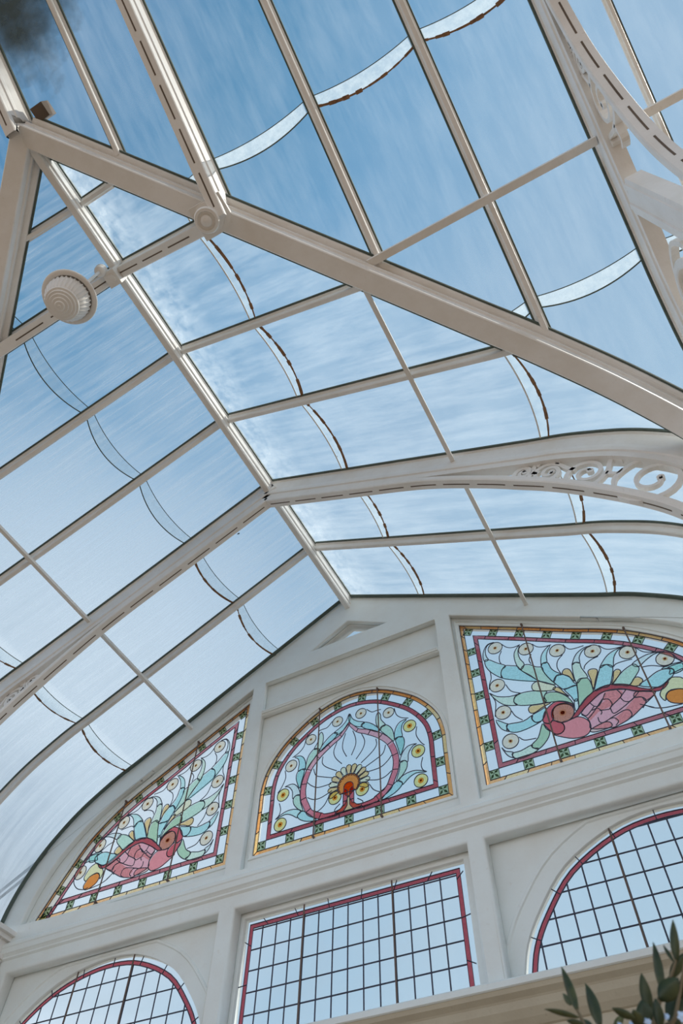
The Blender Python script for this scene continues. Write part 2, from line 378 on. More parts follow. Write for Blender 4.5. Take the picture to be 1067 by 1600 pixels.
def lap(kind, a0, a1, s0, sg, bulge, wd, rust, label=None, whiteline=False):
    """the rounded end of one pane lying over the next, with its line of dirt"""
    def pt(u, s):
        a = a0 + (a1 - a0) * u; z = (prof(s) if s > 0 else Z0 - SL * s) - 0.004
        return V(sg * s, a, z) if kind == 'wing' else V(a, s + YC, z)
    inside = (lambda p: p.y > abs(p.x) + YC + 0.05) if kind == 'wing' else (lambda p: p.y < abs(p.x) + YC - 0.05)
    n = 16; us = [i / n for i in range(n + 1)]
    lo = [pt(u, s0 + bulge * (1 - (2 * u - 1) ** 2)) for u in us]
    hi = [pt(u, s0 - wd + bulge * 0.55 * (1 - (2 * u - 1) ** 2)) for u in us]
    bm = bmesh.new()
    for i in range(n):
        if inside(lo[i]) and inside(lo[i + 1]):
            bm.faces.new([bm.verts.new(p) for p in (lo[i], lo[i + 1], hi[i + 1], hi[i])])
    if not bm.faces: bm.free(); return
    bmesh.ops.remove_doubles(bm, verts=bm.verts, dist=1e-5)
    r = bmesh.ops.extrude_face_region(bm, geom=bm.faces[:]); bmesh.ops.translate(bm, verts=[v for v in r['geom'] if isinstance(v, bmesh.types.BMVert)], vec=(0, 0, -0.003))
    o = mesh_obj('lapped_glass_edge', bm, 'glass_lap' if kind == 'hall' else 'glass_lap_thin', ceiling)
    bm = bmesh.new()
    lat = Vector((0, 0, 1))
    rr = random.Random(int(abs(a0 * 97 + s0 * 31) + sg * 5))
    for line, wid, m_ in ((lo, 0.010 if not rust else 0.016, 0), (hi, 0.006 if not whiteline else 0.012, 1)):
        for i in range(n):
            if not (inside(line[i]) and inside(line[i + 1])): continue
            p, q = line[i], line[i + 1]; d = (q - p).normalized(); sd_ = d.cross(lat).normalized()
            w0 = wid * (rr.uniform(0.6, 1.9) if (rust and m_ == 0) else 1); 
            bm_v = [bm.verts.new(x) for x in (p - sd_ * w0 / 2 - lat * .006, q - sd_ * w0 / 2 - lat * .006, q + sd_ * w0 / 2 - lat * .006, p + sd_ * w0 / 2 - lat * .006)]
            top = [bm.verts.new(x.co + lat * .004) for x in bm_v]
            bm.faces.new(bm_v).material_index = m_; bm.faces.new(top).material_index = m_
            for j in range(4): bm.faces.new((bm_v[j], bm_v[(j + 1) % 4], top[(j + 1) % 4], top[j])).material_index = m_
    mesh_obj('dirt_line', bm, ['rust' if rust else 'putty_green', 'white_paint' if whiteline else 'putty_green'], o)
WY = [-0.80, 0.47, 1.38, 2.22, 3.14, 4.07, 5.0]
for y0, y1 in zip(WY, WY[1:]):
    for sg in (-1, 1):
        for s0, s1 in ((0.0, 1.0), (1.0, 2.9), (2.9, 3.985)):
            pane('glass_left' if sg < 0 else 'glass_right', 'wing', y0, y1, s0, s1, sg)
        for s0 in (1.0, 2.87):
            if sg < 0: lap('wing', y0 + .02, y1 - .02, s0 - .02, sg, 0.085, 0.07, y0 > 3.1 or s0 > 2, whiteline=False)
            else: lap('wing', y0 + .02, y1 - .02, s0 - .02, sg, 0.075, 0.055, True, whiteline=True)
HX = [-4.4, -3.98, -3.13, -2.24, -1.30, -0.66, 0.0, 0.66, 1.30, 2.24, 3.13, 3.98, 4.35, 5.2, 6.0]
HS = [-2.6, 1.0, 2.87, 3.985]
for x0, x1 in zip(HX, HX[1:]):
    for s0, s1 in zip(HS, HS[1:]):
        pane('glass_hall', 'hall', x0, x1, s0, s1)
    for s0 in (1.0, 2.87): lap('hall', x0 + .02, x1 - .02, s0 - .04, 1, 0.07, 0.075, s0 == 1.0 and x0 > 2 and x0 < 3.5)
# ---- gable wall
def side(sg, pts): return [(sg * x, z) for x, z in pts]
def insetprof(d, s0, zmin):
    """inner edge of the board that follows the roof"""
    P = [Vector(p) for p in profpts(0.0, 3.985)]; out = []
    P = [Vector(p) for p in catmull([tuple(q) for q in P], 2)]
    for i, p in enumerate(P):
        a = P[max(0, i - 1)]; b = P[min(len(P) - 1, i + 1)]; t = (b - a).normalized(); n = Vector((t.y, -t.x))
        if n.y > 0: n = -n
        out.append(p + n * d)
    res = []
    for a, b in zip(out, out[1:]):
        if a.x < s0 <= b.x: res.append((s0, a.y + (b.y - a.y) * (s0 - a.x) / (b.x - a.x)))
        if b.x > s0:
            if b.y < zmin:
                f = (a.y - zmin) / max(1e-6, a.y - b.y); res.append((a.x + (b.x - a.x) * f, zmin)); break
            res.append((b.x, b.y))
    return res
STAIN = [(1.29, 3.70), (1.30, 5.655), (1.62, 5.485), (1.94, 5.312), (2.36, 5.078), (2.60, 4.955), (2.84, 4.81), (3.08, 4.61), (3.24, 4.43), (3.40, 4.14), (3.51, 3.925), (3.62, 3.70)]
STAIN = STAIN[:3] + [tuple(q) for q in catmull(STAIN[3:], 3)]
_q = catmull([(1.0, 4.20), (0.998, 4.40), (0.95, 4.605), (0.825, 4.81), (0.65, 4.98), (0.35, 5.165), (0, 5.24), (-0.35, 5.165), (-0.65, 4.98), (-0.825, 4.81), (-0.95, 4.605), (-0.998, 4.40), (-1.0, 4.20)], 4)
CEN = [(-1.0, 3.70), (1.0, 3.70)] + [tuple(p) for p in _q]
_q = catmull([(1.30, 2.30), (1.36, 2.48), (1.49, 2.68), (1.74, 2.94), (2.12, 3.125), (2.46, 3.18), (2.81, 3.15), (3.15, 3.04), (3.44, 2.84), (3.62, 2.60), (3.68, 2.30)], 4)
ARC = [(1.29, 2.20)] + [tuple(p) for p in _q] + [(3.69, 2.20)]
RECT = [(-1.045, 2.20), (0.985, 2.20), (0.985, 3.19), (-1.045, 3.19)]
outline = [(3.99, 3.40)] + [(s, z) for s, z in reversed(profpts(0.0, 3.985))] + [(-s, z) for s, z in profpts(0.0, 3.985)][1:] + [(-3.99, 3.40)]
TRI = [(-0.44, 6.06), (0.44, 6.06), (0, 6.30)]
wall = empty('wall_back', (0, 5.1, -1.6), kind='structure')
plate('gable_infill', outline, [STAIN, side(-1, STAIN), CEN, TRI], 5.02, 5.12, 'wall_paint', wall)
secR = [(1.235, 3.56)] + insetprof(0.27, 1.235, 3.56)
plate('gable_frame', outline, [secR, side(-1, secR), [(-1.065, 3.56), (1.065, 3.56), (1.065, 5.315), (-1.065, 5.315)], [(-1.065, 5.38), (1.065, 5.38), (1.065, 5.79), (-1.065, 5.79)], [(-0.49, 6.045), (0.49, 6.045), (0, 6.325)]], 4.955, 5.02, 'wall_paint', wall, bevel=0.012)
plate('lower_infill', [(-4.05, 2.1), (4.05, 2.1), (4.05, 3.36), (-4.05, 3.36)], [RECT, ARC, side(-1, ARC)], 5.10, 5.17, 'wall_paint', wall)
plate('lower_frame', [(-4.05, 2.16), (4.05, 2.16), (4.05, 3.42), (-4.05, 3.42)], [[(-1.075, 2.19), (1.065, 2.19), (1.065, 3.23), (-1.075, 3.23)], [(1.215, 2.19), (3.68, 2.19), (3.68, 3.23), (1.215, 3.23)], [(-1.25, 2.19), (-3.68, 2.19), (-3.68, 3.23), (-1.25, 3.23)]], 4.975, 5.10, 'wall_paint', wall, bevel=0.02)
bm = bmesh.new(); box(bm, (-4.05, 5.3, -1.6), (4.05, 5.4, 2.2)); mesh_obj('lower_wall', bm, 'wall_paint', wall)
bm = bmesh.new()
for sg in (1, -1): down_sweep(bm, [V(sg * s, 4.93, z) for s, z in profpts(0.0, 3.985)], [(0.0, -.022), (0.0, .022), (.018, .018), (.018, -.022)], (0, 1, 0))
mesh_obj('putty_line', bm, 'putty_green', wall)
# inner mouldings round the openings
bm = bmesh.new()
for sg in (1, -1):
    q = [Vector(p) for p in side(sg, _q)]
    o2 = []
    for i, p in enumerate(q):
        a = q[max(0, i - 1)]; b = q[min(len(q) - 1, i + 1)]; t = (b - a).normalized(); n = Vector((-t.y, t.x)) * sg
        o2.append(p + n * 0.13)
    came(bm, [(max(-3.66, min(3.66, p.x)), min(3.215, p.y)) for p in o2], 5.10, 0.035, th=0.012)
    o3 = [p for p in inset(side(sg, STAIN), -0.035)]
    came(bm, o3, 5.02, 0.02, closed=True, th=0.012)
came(bm, inset(CEN, -0.03), 5.02, 0.02, closed=True, th=0.012)
ring = [(p.x * 1.0, p.y) for p in inset(CEN, -0.13)[2:] if p.y < 5.29]
mesh_obj('window_moulding', bm, 'wall_paint', wall)
# cornices
bm = bmesh.new()
sec = [(3.345, 4.975), (3.36, 4.955), (3.375, 4.955), (3.39, 4.942), (3.40, 4.930), (3.445, 4.925), (3.455, 4.918), (3.485, 4.918), (3.50, 4.935), (3.52, 4.957), (3.52, 5.11), (3.345, 5.11)]
def xsweep(bm, sec, x0, x1):
    A = [bm.verts.new(V(x0, y, z)) for z, y in sec]; B = [bm.verts.new(V(x1, y, z)) for z, y in sec]; k = len(sec)
    bm.faces.new(A); bm.faces.new(list(reversed(B)))
    for i in range(k): bm.faces.new((A[i], A[(i + 1) % k], B[(i + 1) % k], B[i]))
xsweep(bm, sec, -3.98, 3.98)
mesh_obj('trim_1', bm, 'wall_paint', kind='structure')
bm = bmesh.new()
xsweep(bm, [(5.33, 4.957), (5.33, 4.942), (5.345, 4.938), (5.352, 4.946), (5.36, 4.938), (5.375, 4.942), (5.375, 4.957)], -1.06, 1.06)
xsweep(bm, [(5.79, 4.958), (5.79, 4.945), (5.815, 4.945), (5.825, 4.958)], -1.06, 1.06)
mesh_obj('trim_2', bm, 'wall_paint', kind='structure')
bm = bmesh.new()
xsweep(bm, [(2.205, 5.12), (2.205, 4.90), (2.195, 4.89), (2.16, 4.89), (2.155, 4.90), (2.155, 5.12)], -4.05, 4.05)
mesh_obj('trim_3', bm, 'wall_paint', kind='structure')
bm = bmesh.new()
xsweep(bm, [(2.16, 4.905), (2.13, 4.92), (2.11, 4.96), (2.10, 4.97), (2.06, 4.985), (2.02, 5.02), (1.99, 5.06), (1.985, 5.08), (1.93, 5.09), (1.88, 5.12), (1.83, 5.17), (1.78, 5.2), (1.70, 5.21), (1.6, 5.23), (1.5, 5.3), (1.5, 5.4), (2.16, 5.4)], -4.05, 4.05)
mesh_obj('trim_4', bm, 'ledge_shaded', kind='structure')
for sg, nm in ((-1, 'wall_left'), (1, 'wall_right')):
    bm = bmesh.new()
    box(bm, (sg * 4.05 - .05, 3.25, -1.6), (sg * 4.05 + .05, 5.12, 3.35)); box(bm, (sg * 3.93 - .07, 4.90, -1.6), (sg * 3.93 + .07, 5.1, 3.3)) 
    mesh_obj(nm, bm, 'wall_paint', kind='structure')
# ================================================================== WINDOWS
DATA = json.loads(r'''[{"fills":[["paleaqua",[[1.628,5.237],[1.559,5.237],[1.507,5.17],[1.488,5.089],[1.496,5.033],[1.536,5.037],[1.522,5.088],[1.523,5.162],[1.55,5.218],[1.581,5.234]],1],["aqua",[[1.496,5.033],[1.515,5.047],[1.556,5.021],[1.612,4.959],[1.687,4.889],[1.644,4.859],[1.623,4.805],[1.63,4.754],[1.575,4.813],[1.523,4.892],[1.497,4.968]],1],["cyan",[[1.687,4.889],[1.737,4.866],[1.791,4.835],[1.816,4.775],[1.863,4.699],[1.938,4.593],[1.936,4.581],[1.819,4.638],[1.715,4.697],[1.63,4.754],[1.623,4.805],[1.644,4.859]],1],["palegreen",[[1.858,5.085],[1.8,5.017],[1.784,4.937],[1.791,4.835],[1.816,4.775],[1.86,4.832],[1.834,4.914],[1.832,5.002],[1.851,5.052]],1],["green",[[1.816,4.775],[1.857,4.819],[1.907,4.803],[1.959,4.752],[2.01,4.722],[2.012,4.667],[2.035,4.59],[2.079,4.48],[2.002,4.539],[1.938,4.593],[1.881,4.685]],1],["aqua",[[2.137,4.952],[2.068,4.905],[2.026,4.84],[2.006,4.738],[2.024,4.764],[2.065,4.759],[2.077,4.83],[2.101,4.89],[2.125,4.921]],1],["cyan",[[2.006,4.738],[2.024,4.764],[2.07,4.757],[2.086,4.674],[2.114,4.621],[2.161,4.567],[2.111,4.57],[2.073,4.515],[2.041,4.574],[2.012,4.667]],1],["cyan",[[2.073,4.515],[2.093,4.558],[2.128,4.578],[2.178,4.554],[2.215,4.517],[2.236,4.437],[2.256,4.404],[2.196,4.398],[2.138,4.398],[2.105,4.443]],1],["cyan",[[2.166,4.398],[2.246,4.402],[2.242,4.335],[2.222,4.245],[2.189,4.247],[2.175,4.301],[2.137,4.398]],1],["paleaqua",[[2.189,4.247],[2.223,4.247],[2.203,4.157],[2.172,4.147]],1],["paleaqua",[[2.493,4.774],[2.419,4.781],[2.336,4.737],[2.286,4.664],[2.272,4.631],[2.307,4.648],[2.341,4.626],[2.353,4.688],[2.388,4.74],[2.431,4.769]],1],["palegreen",[[2.272,4.631],[2.307,4.648],[2.341,4.626],[2.34,4.567],[2.365,4.445],[2.308,4.451],[2.259,4.415],[2.254,4.507]],1],["deepgreen",[[2.259,4.415],[2.289,4.453],[2.327,4.449],[2.364,4.426],[2.372,4.354],[2.366,4.282],[2.297,4.239],[2.213,4.177],[2.24,4.311]],1],["aqua",[[2.764,4.644],[2.665,4.637],[2.587,4.606],[2.52,4.544],[2.486,4.495],[2.549,4.512],[2.591,4.46],[2.631,4.559],[2.678,4.617],[2.723,4.637]],1],["cyan",[[2.486,4.495],[2.521,4.517],[2.57,4.502],[2.591,4.46],[2.559,4.373],[2.507,4.283],[2.443,4.286],[2.379,4.277],[2.413,4.361]],1],["paleaqua",[[3.01,4.454],[2.933,4.471],[2.857,4.468],[2.75,4.427],[2.789,4.377],[2.858,4.416],[2.945,4.453]],1],["green",[[2.748,4.421],[2.779,4.401],[2.784,4.348],[2.719,4.278],[2.654,4.221],[2.599,4.25],[2.536,4.284],[2.589,4.334],[2.663,4.39]],1],["aqua",[[3.117,4.266],[3.072,4.28],[2.997,4.271],[3.033,4.236],[3.018,4.195],[3.093,4.203]],1],["cyan",[[2.996,4.268],[3.027,4.245],[3.025,4.203],[2.972,4.155],[2.896,4.117],[2.853,4.118],[2.73,4.188],[2.81,4.226],[2.906,4.268]],1],["tan",[[2.378,4.491],[2.405,4.518],[2.45,4.504],[2.458,4.468],[2.415,4.385],[2.368,4.288],[2.381,4.4]],1],["tan",[[2.585,4.412],[2.622,4.423],[2.639,4.388],[2.589,4.334],[2.526,4.282],[2.56,4.347]],1],["tan",[[2.69,4.247],[2.719,4.278],[2.754,4.274],[2.775,4.229],[2.726,4.19],[2.663,4.219]],1],["tan",[[2.166,4.572],[2.192,4.613],[2.23,4.603],[2.246,4.55],[2.243,4.447],[2.216,4.511]],1],["tan",[[2.047,4.43],[2.063,4.455],[2.102,4.432],[2.136,4.354],[2.16,4.307],[2.11,4.366]],1],["creamgreen",[[1.871,4.543],[1.893,4.573],[1.94,4.579],[2.009,4.523],[2.072,4.47],[2.047,4.43],[1.962,4.453],[1.88,4.494]],1],["palegreen",[[1.478,4.63],[1.541,4.565],[1.658,4.516],[1.761,4.512],[1.706,4.496],[1.68,4.443],[1.706,4.395],[1.602,4.437],[1.533,4.516]],1],["green",[[1.761,4.512],[1.86,4.496],[1.962,4.453],[1.988,4.435],[1.953,4.393],[1.952,4.326],[1.809,4.353],[1.706,4.395],[1.681,4.449],[1.707,4.502]],1],["deepgreen",[[1.953,4.393],[1.994,4.42],[2.068,4.396],[2.13,4.332],[2.165,4.262],[2.171,4.194],[2.121,4.257],[2.053,4.296],[1.952,4.326]],1],["tan",[[1.791,4.317],[1.821,4.342],[1.883,4.329],[1.997,4.307],[1.913,4.286],[1.837,4.256],[1.796,4.273]],1],["aqua",[[1.485,4.31],[1.565,4.243],[1.582,4.23],[1.566,4.195],[1.582,4.148],[1.517,4.202]],1],["cyan",[[1.582,4.227],[1.718,4.207],[1.808,4.238],[1.8,4.199],[1.824,4.154],[1.871,4.148],[1.758,4.121],[1.649,4.116],[1.582,4.148],[1.566,4.195]],1],["cyan",[[1.808,4.238],[1.877,4.258],[1.94,4.275],[1.927,4.22],[1.897,4.173],[1.861,4.146],[1.824,4.154],[1.799,4.194]],1],["paleaqua",[[1.486,4.011],[1.512,3.967],[1.571,3.936],[1.561,3.905],[1.572,3.877],[1.521,3.919]],1],["palegreen",[[1.569,3.927],[1.641,3.925],[1.74,3.948],[1.742,3.918],[1.794,3.89],[1.712,3.861],[1.627,3.853],[1.572,3.877],[1.561,3.905]],1],["deepgreen",[[1.74,3.948],[1.811,4.001],[1.873,4.12],[1.893,4.061],[1.916,4.017],[1.875,3.948],[1.794,3.89],[1.749,3.916]],1],["red",[[1.885,4.136],[1.913,4.22],[1.969,4.272],[2.036,4.299],[2.108,4.275],[2.164,4.225],[2.169,4.181],[2.138,4.225],[2.085,4.252],[2.024,4.25],[1.986,4.201],[1.98,4.141],[1.958,4.118],[1.936,4.101]],1],["red",[[1.886,4.12],[1.935,4.096],[1.962,4.117],[2.017,4.085],[2.046,4.033],[2.024,3.981],[1.972,3.971],[1.938,4.004],[1.908,4.055]],1],["pink",[[2.033,4.073],[2.094,4.069],[2.16,4.081],[2.215,4.053],[2.25,3.996],[2.247,3.934],[2.221,3.896],[2.175,3.876],[2.087,3.887],[1.998,3.936],[1.937,3.984],[1.996,3.968],[2.04,4.001],[2.043,4.05]],1],["lightpink",[[2.213,4.107],[2.352,4.203],[2.448,4.242],[2.602,4.201],[2.698,4.136],[2.83,4.08],[2.713,3.997],[2.58,3.916],[2.454,3.878],[2.392,3.879],[2.248,3.923],[2.253,3.988],[2.242,4.044]],1],["rosewash",[[2.421,4.151],[2.473,4.142],[2.469,4.085],[2.36,4.071],[2.304,4.036],[2.255,4.01],[2.246,4.042],[2.344,4.112]],0],["rosewash",[[2.66,4.088],[2.712,4.072],[2.724,4.015],[2.584,3.926],[2.483,3.888],[2.466,3.917],[2.452,3.956],[2.537,4.0]],0],["rosewash",[[2.691,4.139],[2.83,4.08],[2.731,4.024],[2.712,4.072],[2.656,4.09]],1],["rosewash",[[2.456,4.238],[2.584,4.202],[2.553,4.132],[2.468,4.097],[2.465,4.145],[2.416,4.165]],0],["rosewash",[[2.243,3.92],[2.359,3.947],[2.407,3.928],[2.403,3.886],[2.303,3.88],[2.244,3.892]],1],["darkred",[[2.121,4.079],[2.185,4.141],[2.262,4.217],[2.32,4.253],[2.406,4.29],[2.493,4.296],[2.57,4.275],[2.649,4.235],[2.734,4.162],[2.809,4.119],[2.889,4.12],[2.942,4.144],[2.949,4.129],[2.904,4.09],[2.847,4.079],[2.769,4.106],[2.678,4.156],[2.604,4.206],[2.521,4.235],[2.438,4.24],[2.352,4.203],[2.238,4.132],[2.179,4.086]],1],["cream",[[2.855,4.053],[2.915,4.12],[2.976,4.165],[3.032,4.152],[3.063,4.127],[3.101,4.04],[3.056,3.991],[3.025,4.027],[2.942,4.051],[2.89,4.015],[2.868,3.968],[2.849,4.01]],1],["orange",[[2.882,3.996],[2.912,4.04],[2.974,4.043],[3.025,4.027],[3.054,3.986],[3.07,3.94],[3.037,3.898],[2.975,3.896],[2.9,3.938]],1],["aqua",[[3.171,4.217],[3.14,4.276],[3.037,4.294],[2.95,4.281],[3.007,4.251],[2.987,4.201],[3.089,4.217]],1]],"lines":[[[1.68,5.088],[1.647,5.03],[1.64,4.96],[1.652,4.933]],[[1.948,4.919],[1.914,4.863],[1.923,4.803]],[[2.221,4.784],[2.163,4.735],[2.14,4.664],[2.152,4.591],[2.161,4.567]],[[2.511,4.629],[2.444,4.619],[2.379,4.582],[2.357,4.539]],[[2.767,4.477],[2.693,4.485],[2.626,4.483],[2.595,4.458]],[[2.811,4.361],[2.888,4.345],[2.978,4.292],[3.013,4.289]],[[1.645,4.666],[1.68,4.572],[1.761,4.512]],[[1.642,4.353],[1.664,4.288],[1.72,4.218]],[[1.652,4.061],[1.694,4.015],[1.793,3.998]],[[1.697,5.178],[1.741,5.112],[1.802,5.082],[1.87,5.087]],[[1.985,5.039],[2.022,4.985],[2.08,4.957],[2.153,4.949]],[[2.257,4.902],[2.282,4.839],[2.326,4.811],[2.427,4.806]],[[2.551,4.749],[2.592,4.685],[2.652,4.657],[2.755,4.646]],[[2.829,4.593],[2.874,4.518],[2.937,4.482],[3.035,4.447]],[[3.085,4.387],[3.1,4.33],[3.127,4.292]],[[1.528,4.89],[1.524,4.801],[1.495,4.731],[1.483,4.669]],[[1.486,4.614],[1.516,4.511],[1.497,4.404],[1.484,4.347]],[[1.557,4.158],[1.563,4.187]],[[2.307,4.175],[2.331,4.129],[2.375,4.123],[2.451,4.222]],[[2.408,4.169],[2.458,4.154],[2.472,4.095],[2.436,4.052]],[[2.302,4.094],[2.35,4.099],[2.373,4.054],[2.356,4.027]],[[2.214,4.095],[2.231,4.071],[2.257,4.066],[2.331,4.129]],[[2.553,4.132],[2.573,4.083],[2.622,4.069],[2.705,4.128]],[[2.66,4.088],[2.712,4.072],[2.731,4.024],[2.684,3.964]],[[2.448,4.059],[2.451,4.012],[2.475,4.002],[2.558,4.037],[2.656,4.09]],[[2.537,4.0],[2.578,3.99],[2.587,3.936],[2.54,3.899]],[[2.328,4.01],[2.328,3.965],[2.359,3.947],[2.439,3.972]],[[2.414,3.965],[2.452,3.956],[2.47,3.915],[2.438,3.884]],[[2.552,4.216],[2.571,4.16],[2.553,4.132],[2.473,4.083],[2.436,4.052]],[[2.245,4.025],[2.305,4.07],[2.408,4.169]],[[2.36,4.071],[2.436,4.052]],[[2.439,3.972],[2.537,4.0]],[[2.616,4.189],[2.553,4.132]],[[2.71,3.987],[2.762,3.938],[2.837,3.908],[2.918,3.897],[2.973,3.891]],[[3.245,4.081],[3.222,4.01],[3.151,3.939],[3.057,3.905],[2.993,3.91]],[[2.768,3.938],[2.707,3.986],[2.677,4.01]]],"eyes":[[1.627,5.151],[1.915,5.002],[2.189,4.852],[2.483,4.703],[2.756,4.561],[3.009,4.365],[1.566,4.684],[1.565,4.362],[1.573,4.045],[3.172,4.109]],"head":[2.066,4.159]},{"fills":[["aqua",[[-0.001,4.965],[-0.006,4.887],[0.058,4.797],[0.139,4.754],[0.145,4.777],[0.174,4.798],[0.093,4.842],[0.035,4.898],[0.011,4.96]],1],["cyan",[[0.139,4.754],[0.145,4.79],[0.185,4.794],[0.253,4.748],[0.318,4.673],[0.328,4.619],[0.24,4.671]],1],["palegreen",[[0.324,4.862],[0.3,4.807],[0.303,4.716],[0.339,4.64],[0.363,4.668],[0.402,4.678],[0.355,4.76],[0.351,4.825]],1],["green",[[0.339,4.64],[0.363,4.674],[0.407,4.676],[0.46,4.618],[0.483,4.536],[0.479,4.454],[0.413,4.539]],1],["cyan",[[0.627,4.66],[0.561,4.654],[0.514,4.61],[0.489,4.534],[0.496,4.466],[0.529,4.483],[0.571,4.473],[0.565,4.554],[0.581,4.622]],1],["teal",[[0.496,4.466],[0.529,4.483],[0.576,4.466],[0.588,4.402],[0.567,4.328],[0.538,4.271],[0.521,4.345]],1],["paleaqua",[[0.709,4.34],[0.626,4.347],[0.571,4.304],[0.536,4.238],[0.533,4.194],[0.575,4.201],[0.609,4.178],[0.62,4.264],[0.667,4.327]],1],["green",[[0.533,4.194],[0.575,4.201],[0.601,4.17],[0.589,4.109],[0.534,4.041],[0.481,4.006],[0.518,4.111]],1],["aqua",[[0.782,4.009],[0.686,4.058],[0.586,4.059],[0.502,4.018],[0.54,3.979],[0.544,3.957],[0.612,4.008],[0.684,4.032]],1],["cyan",[[0.481,4.009],[0.521,4.001],[0.54,3.969],[0.507,3.928],[0.435,3.889],[0.334,3.87],[0.376,3.918]],1]],"lines":[[[0.505,4.842],[0.523,4.757],[0.574,4.699],[0.649,4.664]],[[0.725,4.53],[0.712,4.439],[0.751,4.342],[0.788,4.294]],[[0.756,4.171],[0.735,4.102],[0.745,4.045],[0.782,4.011]],[[0.199,4.952],[0.256,4.896],[0.314,4.893],[0.359,4.887]],[[0.025,4.452],[0.07,4.556],[0.07,4.642],[0.041,4.74]],[[0.075,4.388],[0.147,4.48],[0.171,4.568],[0.138,4.666]],[[0.129,4.328],[0.245,4.409],[0.296,4.474],[0.292,4.547]],[[0.166,4.264],[0.286,4.314],[0.362,4.356],[0.392,4.439]],[[0.187,4.207],[0.325,4.21],[0.4,4.251],[0.45,4.302]],[[0.175,4.128],[0.29,4.09],[0.373,4.095],[0.442,4.137]],[[0.216,4.064],[0.256,3.998],[0.326,3.955],[0.368,3.973]],[[0.09,3.962],[0.141,3.92],[0.141,3.889]]],"band":[[-0.007,4.855],[0.093,4.727],[0.195,4.67],[0.283,4.612],[0.358,4.547],[0.431,4.46],[0.474,4.351],[0.494,4.241],[0.483,4.134],[0.448,4.048],[0.408,3.97],[0.346,3.928],[0.263,3.887],[0.161,3.873],[0.079,3.883],[0.033,3.929],[0.007,3.979],[0.012,4.041],[0.054,4.081]],"eyes":[[0.123,4.922],[0.43,4.809],[0.643,4.563],[0.707,4.25],[0.708,3.937],[0.13,4.037]]}]''')
YG = 5.04
def stained(name, OUT, data, sg, kind, bars, lab):
    root = empty(name, (sg * 2.4 if kind == 'pea' else 0, YG, 3.70), kind='structure', label=lab)
    mir = lambda pts: [(sg * p[0], p[1]) for p in pts]
    O = mir(OUT) if kind == 'pea' else OUT
    bm = bmesh.new(); flat(bm, O, YG, YG + .004); mesh_obj('clear_glass', bm, 'glass_window', root)
    i1, i2, i3 = inset(O, .042), inset(O, .130), inset(O, .172)
    lead = bmesh.new()
    for poly, wd in ((inset(O, .004), .008), (i1, .008), (i2, .009), (i3, .009)): came(lead, poly, YG - .004, wd, closed=True)
    # border strips cut in lengths
    def strip(outer, inner, name_, mats, step, y, rnd):
        bm = bmesh.new(); k = len(outer); acc = 0.0; idx = rnd.randrange(len(mats)); 
        for i in range(k):
            a, b, c, d = Vector(outer[i]), Vector(outer[(i + 1) % k]), Vector(inner[(i + 1) % k]), Vector(inner[i])
            L = (b - a).length; n = max(1, int(L / 0.05))
            for j in range(n):
                u0, u1 = j / n, (j + 1) / n
                acc += L / n
                q = [a.lerp(b, u0), a.lerp(b, u1), d.lerp(c, u1), d.lerp(c, u0)]
                bm.faces.new([bm.verts.new(V(p.x, y, p.y)) for p in q]).material_index = idx
                if acc > step:
                    acc = 0; idx = rnd.randrange(len(mats)); came(lead, [q[1], q[2]], y - .002, .007)
        r = bmesh.ops.extrude_face_region(bm, geom=bm.faces[:]); bmesh.ops.translate(bm, verts=[v for v in r['geom'] if isinstance(v, bmesh.types.BMVert)], vec=(0, .002, 0))
        mesh_obj(name_, bm, mats, root)
    rn = random.Random(3 + sg)
    strip(O, i1, 'amber_border', ['tint_amber', 'tint_amberpale', 'tint_amber'], 0.20, YG - .002, rn)
    strip(i2, i3, 'red_border', ['tint_bandred'], 0.24, YG - .002, rn)
    # green bevelled jewels in the clear band
    mid = inset(O, .086)
    corners = [i for i in range(len(mid)) if (Vector(mid[i]) - Vector(mid[i - 1])).normalized().dot((Vector(mid[(i + 1) % len(mid)]) - Vector(mid[i])).normalized()) < 0.8]
    k = len(mid)
    spots = []
    for ci, c0 in enumerate(corners):
        c1 = corners[(ci + 1) % len(corners)]; seg = [Vector(mid[c0])]; i = c0
        while i % k != c1 % k or i == c0:
            i += 1; seg.append(Vector(mid[i % k]))
            if len(seg) > k + 1: break
        L = sum((seg[j + 1] - seg[j]).length for j in range(len(seg) - 1))
        rs = resample(seg, 0.285, closed=False)
        for j, p in enumerate(rs[:-1]):
            t = (rs[j + 1] - p).normalized() if j == 0 else (rs[j + 1] - rs[j - 1]).normalized(); spots.append((p, t))
    for p, t in spots:
        n = Vector((-t.y, t.x)); h = .041; y = YG - .006
        bm = bmesh.new()
        def q(a, b, yy): w_ = p + t * a + n * b; return V(w_.x, yy, w_.y)
        c4 = [(-h, -h), (h, -h), (h, h), (-h, h)]
        B = [bm.verts.new(q(a, b, y)) for a, b in c4]; T4 = [bm.verts.new(q(a * .12, b * .12, y - .014)) for a, b in c4]
        for j in range(4): bm.faces.new((B[j], B[(j + 1) % 4], T4[(j + 1) % 4], T4[j])).material_index = 0
        bm.faces.new(T4).material_index = 1
        for a, b in c4:     # dark bevel facets
            e = [(a * .95, b * .95), (a * .66, b * .22), (a * .10, b * .10), (a * .22, b * .66)]
            bm.faces.new([bm.verts.new(q(x_, z_, y - .0145 + .012 * max(abs(x_), abs(z_)) / h)) for x_, z_ in e]).material_index = 1
        mesh_obj('green_jewel', bm, ['tint_jewel', 'tint_jeweldark'], root)
        came(lead, [p + t * (a * 1.05) + n * (b * 1.05) for a, b in c4], y + .002, .008, closed=True)
    # coloured pieces and leads
    lay = [0]
    pieces = {}
    body = {'rosewash', 'red', 'pink', 'lightpink', 'darkred'}
    fe = bmesh.new(); bo = bmesh.new(); fm = []; bmm = []
